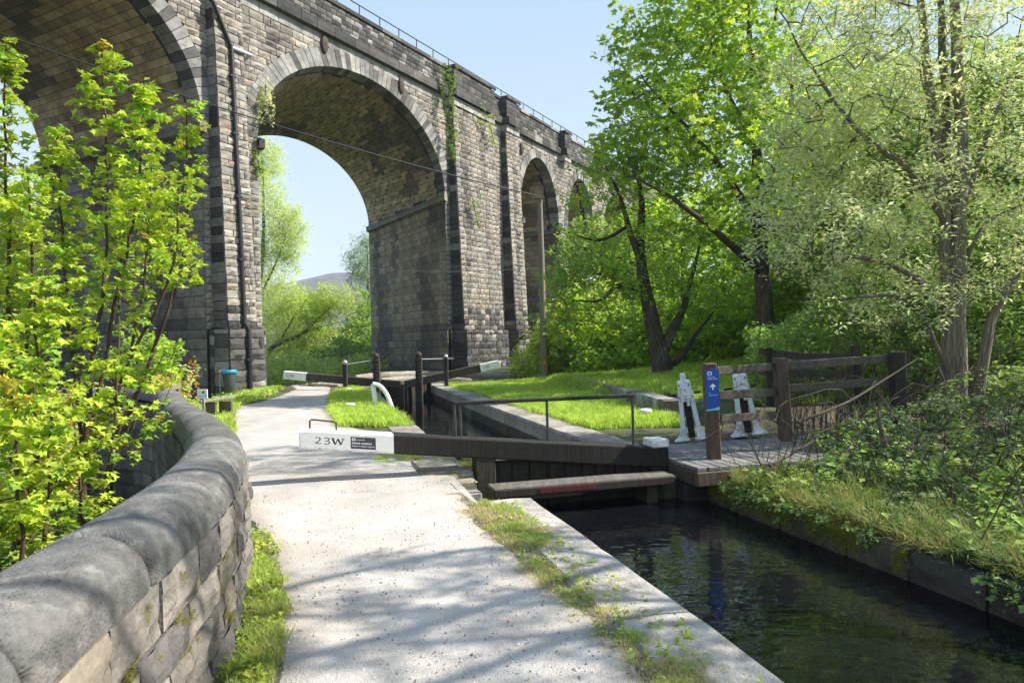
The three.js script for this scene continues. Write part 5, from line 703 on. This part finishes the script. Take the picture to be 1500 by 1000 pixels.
// --- ivy and weeds on the viaduct
{
  const onFace = (px, py, P) => { const [a, b] = unroll(px, py), k = a / 1050, x0 = VX0 + NX * P, d0 = VD0 + ND * P, s = (k * d0 - x0) / (UX - k * UD), D = d0 + UD * s; return F(s, 1.65 - b / 1050 * D, P + 0.12); };
  const ivy = (label, pts, P, spread, n, seed, mat, size) => { const g = thing('hanging_ivy', label, 'climbing plant'), cp = curve(pts.map(([x, y]) => onFace(x, y, P)), 20), R = rng(seed); new Tubes().add(cp, 0.025, 5).build('stem', M.dead, g); const s = new Scatter(seed); for (let i = 0; i < n; i++) { const kk = Math.pow(R(), 1.5), q = cp[Math.floor(kk * cp.length)], sp0 = spread; spread = sp0 * (1.2 - 0.8 * kk); s.put(q.clone().add(V((R() - 0.5) * spread, (R() - 0.5) * spread * 1.5, (R() - 0.5) * spread * 0.5)), size, 1); spread = sp0; } s.build('foliage', G.small, mat, g); };
  ivy('ivy hanging down the dark pilaster from the viaduct parapet', [[656, 112], [655, 140], [655, 165], [660, 190], [657, 212], [660, 236]], 0.6, 0.85, 210, 601, L.shade, 1.2);
  ivy('pale dry weeds rooted at the haunch of the big arch', [[381, 165], [384, 148], [386, 125]], 0.15, 0.7, 110, 602, L.willow, 1.0);
  ivy('thin green creeper on the pier between the big and small arches', [[702, 165], [715, 185], [722, 212]], 0.75, 0.8, 60, 603, L.far, 1.0);
  ivy('small green tuft low on the wide pilaster', [[690, 290], [694, 315], [700, 335]], 0.8, 0.8, 60, 604, L.shade, 1.0);
  ivy('leafy sprig below the impost of the nearest pier', [[374, 235], [376, 245], [378, 255]], 0.1, 0.5, 50, 605, L.sycamore, 1.0);
}
// --- grass
const inPoly = (P, x, y) => { let c = false; for (let i = 0, j = P.length - 1; i < P.length; j = i++) { const [a, b] = P[i], [d, e] = P[j]; if ((b > y) !== (e > y) && x < (d - a) * (y - b) / (e - b) + a) c = !c; } return c; };
function turf(label, poly, n, geo, size, seed, mask, mat = L.grass, name = 'grass') { const s = new Scatter(seed), R = s.R, xs = poly.map((p) => p[0]), ys = poly.map((p) => p[1]), x0 = Math.min(...xs), x1 = Math.max(...xs), y0 = Math.min(...ys), y1 = Math.max(...ys); let c = 0; for (let k = 0; k < n * 30 && c < n; k++) { const x = lerp(x0, x1, R()), d = lerp(y0, y1, R()); if (!inPoly(poly, x, d)) continue; const m = mask ? mask(x, d) : 1; if (R() > m) continue; c++; const dr = smooth(0.45, 0.75, fbm(x * 1.7, d * 1.7, 3, 0, 88)) * 0.7 + 0.9 * R() * R(), sz = 0.55 + 0.8 * fbm(x * 2.3, d * 2.3, 3, 0, 89); s.put(V(x, H(x, d) + 0.005, -d), size * sz * (0.6 + 0.5 * m), 0.3, mat === L.grass ? (geo === G.lawn ? [1.12 + 0.12 * dr, 1.22 - 0.05 * dr, 0.95 + 0.3 * dr] : [0.9 + 0.35 * dr, 1 - 0.08 * dr, 1 + 0.9 * dr]) : null); } return tag(s.build(name, geo, mat), label); }
const P3 = (a) => a.map(([px, py, y]) => { const q = level(px, py, y || 0); return [q.x, -q.z]; });
turf('green grass verge along the foot of the boundary wall', [[-1.2, 2], [-1.17, 3.3], [-1.29, 3.8], [-1.47, 4.5], [-1.8, 5.2], [-2.12, 5.9], [-2.38, 6.35], [-2.48, 6.35], [-2.0, 5.4], [-1.5, 3.9], [-1.28, 3.0], [-1.22, 2]], 2800, G.grass, 0.8, 701, (x, d) => 0.35 + 0.65 * smooth(0.35, 0.6, fbm(x * 6, d * 4, 3, 0, 3)));
const strip = (x, d) => { const v = toV(x, d), m = smooth(0.3, 0.62, fbm(x * 3.2, d * 2.2, 4, 0, 33)); return m * smooth(1.9, 1.55, v) * smooth(-0.12, 0.2, x - table(PR, d)); };
turf('patchy grass strip between the towpath and the canal coping', [[0.5, 2], [0.62, 3.4], [0.2, 4.5], [-0.16, 5.7], [-0.62, 6.9], [-0.66, 7.4], [-0.3, 7.35], [0.32, 6.2], [0.62, 5.2], [0.95, 4.2], [1.1, 3.4], [1.3, 2]], 4600, G.grass, 0.6, 702, strip);
turf('dry bleached grass mixed along the coping strip', [[0.4, 2], [0.5, 3.4], [0.1, 4.5], [-0.2, 5.7], [-0.6, 6.9], [-0.3, 7.3], [0.32, 6.2], [0.68, 5.2], [1.02, 4.2], [1.2, 3.4], [1.4, 2]], 4200, G.grass, 0.5, 703, (x, d) => smooth(-0.25, 0.1, x - table(PR, d)) * smooth(1.95, 1.6, toV(x, d)) * smooth(0.3, 0.55, fbm(x * 3, d * 2.4, 3, 0, 35)), L.dry, 'dry_grass');
turf('thin worn grass beneath the white beam end', P3([[545, 678], [690, 690], [690, 672], [560, 664]]), 420, G.grass, 0.7, 704, (x, d) => smooth(0.4, 0.6, fbm(x * 5, d * 5, 3)), L.grass);
const VERGE = [...P3([[333, 640], [338, 602], [356, 591], [396, 577]]), [-9.2, 28.6], [-12.5, 27.2], [-10.5, 21], [-8.2, 14.6], [-6.6, 13.2], [-5.6, 12.0]];
turf('lawn verge between the wall end, the path and the pier', VERGE, 7500, G.lawn, 1.15, 705, (x, d) => 0.5 + 0.5 * smooth(0.3, 0.6, fbm(x, d, 3)));
turf('bright grass island between the towpath and the lock coping', P3([[488, 578], [485, 600], [500, 626], [604, 626], [588, 615], [556, 592], [536, 575], [520, 569]]), 3800, G.lawn, 1.05, 706);
{ // broad weeds and clover in the short grass
  const w = new Scatter(715), rw = w.R; for (let i = 0; i < 150; i++) { const d = 2.4 + 3.9 * rw(), x = lerp(wallX(d) + 0.24, table(PL, d) + 0.04, rw()); w.put(V(x, H(x, d) + 0.03, -d), 0.28 + 0.35 * rw(), 0.5, [0.75 + 0.4 * rw(), 0.9, 0.7]); }
  for (let i = 0; i < 900; i++) { const d = 13 + 13 * rw(), x = -6.6 - (d - 13) * 0.14 - 2.6 * rw(); w.put(V(x, H(x, d) + 0.06, -d), 0.8 + 0.8 * rw(), 0.6); }
  for (let i = 0; i < 260; i++) { const d = 3 + 4.2 * rw(), x = table(PR, d) - 0.05 + 0.5 * rw(); w.put(V(x, H(x, d) + 0.02, -d), 0.2 + 0.2 * rw(), 0.5); }
  tag(w.build('weeds', G.small, L.grass), 'broad leaved weeds growing through the short verge grass');
}
const can2 = (a) => a.map(([v, t]) => { const q = can(v, t); return [q.x, -q.z]; });
turf('sunlit lawn beside the lock chamber', can2([[4.75, 12.3], [4.7, 16], [4.75, 20], [4.6, 27], [10.5, 29], [9.4, 22], [7.4, 14.5], [6.4, 12.0]]), 16000, G.lawn, 1.1, 707, (x, d) => 0.55 + 0.45 * smooth(0.3, 0.55, fbm(x, d, 3, 0, 5)));
turf('upper lawn behind the stone kerb', can2([[7.6, 14], [9.7, 22], [10.7, 29], [20, 32], [16, 16], [9, 11.5]]), 13000, G.lawn, 1.25, 708);
{ const s = new Scatter(709), R = s.R; for (let i = 0; i < 150; i++) { const q = can(lerp(5, 9, R()), lerp(12.5, 26, R())), d = -q.z; s.put(V(q.x, H(q.x, d) + 0.09 + 0.06 * R(), q.z), 0.4, 0.6, [1, 1, 1]); } tag(s.build('dandelions', sprayGeo(20, 7, 0.07, 0.05, false, 0.3), L.yellow), 'yellow dandelions dotted over the lock lawn'); }
// --- brambles, long grass and dead stems on the far bank
const mound = (v, t) => 0.06 + 0.16 * fbm(v * 2.5, t * 2.5, 3, 0, 19) * smooth(4.9, 5.8, v) + 0.55 * smooth(5.4, 8.4, v) * (0.6 + 0.6 * fbm(v * 0.9, t * 0.9, 3, 0, 9)) + 0.35 * smooth(8, 11, v);
{
  const s = new Scatter(801), R = s.R; for (let i = 0; i < 16000; i++) { const v = 4.98 + 7.4 * Math.pow(R(), 0.95), t = -0.5 + 9.5 * R(); const f = R(); const q = can(v, t); q.y = H(q.x, -q.z) + mound(v, t) * (1 - f * f * 0.9) ; if (v > 4.6 && t > 7.9 && v < 6.6) continue; if (fbm(q.x * 1.6, q.z * 1.6, 3, 0, 44) < 0.42 + 0.1 * smooth(6, 5.1, v)) continue; s.put(q, 1.05, 0.6, ((k) => [0.55 + 0.9 * k, 0.62 + 0.75 * k, 0.7 + 0.4 * k])(smooth(0.35, 0.65, fbm(q.x * 1.4, q.z * 1.4, 3, 0, 6) + 0.04 * (5 - t)) * (0.6 + 0.4 * R()))); } tag(s.build('brambles', G.bramble, L.bramble), 'tangled green brambles and nettles covering the far bank');
  const nt = new Scatter(805), rn = nt.R; for (let i = 0; i < 1500; i++) { const v = 4.9 + 6 * rn(), t = 0 + 8.8 * rn(); if (v < 6.6 && t > 7.8 || fbm(v * 1.1, t * 1.1, 3, 0, 55) < 0.5) continue; const q = can(v, t); q.y = H(q.x, -q.z) + mound(v, t) * (0.6 + 0.6 * rn()); nt.put(q, 1.15, 0.45, [1.1, 1.15, 0.7]); } tag(nt.build('nettles', G.small, L.bramble), 'taller pale nettles standing among the brambles');
  const hg = new Scatter(806), rh = hg.R; for (let i = 0; i < 420; i++) { const t = -0.5 + 8.6 * rh(), q = can(4.78 + 0.1 * rh(), t); if (fbm(t * 1.7, 7, 3, 0, 57) < 0.5) continue; q.y = -0.2 - 0.28 * rh() * rh(); hg.put(q, 0.9, 0.9, [0.8, 0.9, 0.8]); } tag(hg.build('trailing_ivy', G.bramble, L.bramble), 'trailing ivy hanging over the lip of the far canal wall');
  const g2 = new Scatter(802), r = g2.R; for (let i = 0; i < 2100; i++) { const v = 4.9 + 3.2 * r() * r() + 0.05, t = -0.5 + 8.8 * r(), q = can(v, t); q.y = H(q.x, -q.z); g2.put(q, 0.4 + 0.45 * r(), 0.6, r() < 0.4 ? [0.85, 0.62, 1.1] : [0.42, 0.5, 0.6]); } tag(g2.build('long_grass', G.tall, L.grass), 'long grass along the edge of the far bank');
  const ms = new Scatter(803), q3 = ms.R; for (let i = 0; i < 7000; i++) { const t = -1 + 9.4 * q3(), f = q3() * q3(), v = 4.84 + 0.34 * q3(); if (fbm(t * 1.3, 4, 3, 0, 8) < 0.4) continue; const q = can(f > 0.15 ? 4.835 : v, t); q.y = -0.235 + 0.05 * q3() - (f > 0.15 ? f * 0.3 : 0); ms.put(q, 0.45, 1.2, q3() < 0.4 ? [0.7, 1.1, 0.6] : [1, 1, 1]); } tag(ms.build('moss', G.grass, L.moss), 'brown-gold moss on the lip of the far canal wall');
  const st = new Tubes(), rs = rng(804); for (let i = 0; i < 260; i++) { const v = 5.1 + 5 * rs(), t = 0.5 + 9 * rs(), a = can(v, t); a.y = H(a.x, -a.z); const l = 0.6 + 1.1 * rs(), d = V(rs() - 0.5, 0, rs() - 0.5).normalize(); st.add(curve([a, a.clone().addScaledVector(d, l * 0.4).add(V(0, l * 0.7, 0)), a.clone().addScaledVector(d, l).add(V(0, l * (0.2 + 0.5 * rs()), 0))], 7), (k) => 0.008 - 0.005 * k, 4, false); } tag(st.build('dead_stems', M.dead), 'dry dead bramble stems arching through the undergrowth', null, null, 'stuff');
  const tw = new Tubes(); for (let i = 0; i < 170; i++) { const px = 1150 + 330 * rs(), D = 10.6 + 2.4 * rs(), a = at(px, 600, D), h = 0.7 + 1.6 * rs() * (0.4 + 0.6 * smooth(1150, 1330, px)); a.y = H(a.x, D); const dx = (rs() - 0.5) * 0.7, dz = (rs() - 0.5) * 0.7; tw.add(curve([a, a.clone().add(V(dx * 0.3, h * 0.5, dz * 0.3)), a.clone().add(V(dx, h, dz))], 6), (k) => 0.009 - 0.006 * k, 4, false); } tag(tw.build('thicket_stems', M.dead), 'thin bare stems rising among the fence and willow', null, null, 'stuff');
  const br = (label, pts, r) => tag(new Tubes().add(curve(pts.map(([x, y, D]) => at(x, y, D)), 16), (k) => r * (1.1 - 0.8 * k), 6).build('fallen_branch', M.dead), label, 'branch');
  br('long bare branch leaning diagonally across the timber fence', [[1170, 618, 8.9], [1240, 590, 9.2], [1290, 560, 9.6], [1345, 525, 10]], 0.022);
  br('short grey dead stem standing in the brambles', [[1298, 655, 8.6], [1290, 625, 8.7], [1287, 600, 8.8]], 0.035);
  br('thin fallen branch lying low among leaves near the signpost', [[1128, 682, 8.6], [1165, 662, 8.9], [1200, 640, 9.2]], 0.022);
  tag(new Tubes().add(curve([[1458, 680, 6.6], [1464, 668, 6.6], [1470, 655, 6.6]].map((p) => at(...p)), 6), (k) => 0.014 * (1 - 0.8 * k), 4).build('iris_blade', leaf(0.35, 0.5, 0.02, 0.5)), 'single bright yellow-green iris blade in the brambles', 'plant');
}
{ const fl = new Scatter(910), rf = fl.R; for (let i = 0; i < 170; i++) { const d = 2.6 + 9 * rf(), e = rf() < 0.6 ? (rf() < 0.5 ? 0.06 * rf() : 1 - 0.1 * rf()) : rf(), x = lerp(table(PL, d), table(PR, d), e); fl.put(V(x, H(x, d) + 0.02, -d), 0.25, 0.3, rf() < 0.5 ? [1.0, 0.6, 0.5] : [0.7, 0.6, 0.5]); } tag(fl.build('fallen_leaves', G.single, L.dry), 'a few dry fallen leaves on the towpath'); }
{ // loose stones on the towpath
  const g = new THREE.IcosahedronGeometry(0.008, 0), s = new Scatter(901), R = s.R; for (let i = 0; i < 3800; i++) { const d = 2.5 + 9 * Math.pow(R(), 1.3), x = lerp(table(PL, d), table(PR, d), R()); s.put(V(x, H(x, d) + 0.014, -d), 0.3 + 0.9 * R() * R(), 3, R() < 0.5 ? [0.28, 0.26, 0.24] : [0.6, 0.56, 0.5]); } tag(s.build('loose_grit', g, std({ color: 0xffffff, roughness: 1 })), 'loose grit scattered over the towpath');
  const mo = new Scatter(902), r = mo.R; for (let i = 0; i < 46; i++) { const d = 2.3 + 3.5 * r(), x = wallX(d) + 0.235; const y = 0.1 + 0.6 * r(); for (let k = 0; k < 26; k++) mo.put(V(x + 0.02 * r(), y + (r() - 0.5) * 0.07, -d + (r() - 0.5) * 0.07), 0.22, 1.5); } tag(mo.build('wall_moss', G.grass, L.moss), 'small cushions of moss in the joints of the boundary wall');
}
renderer.render(scene, camera);
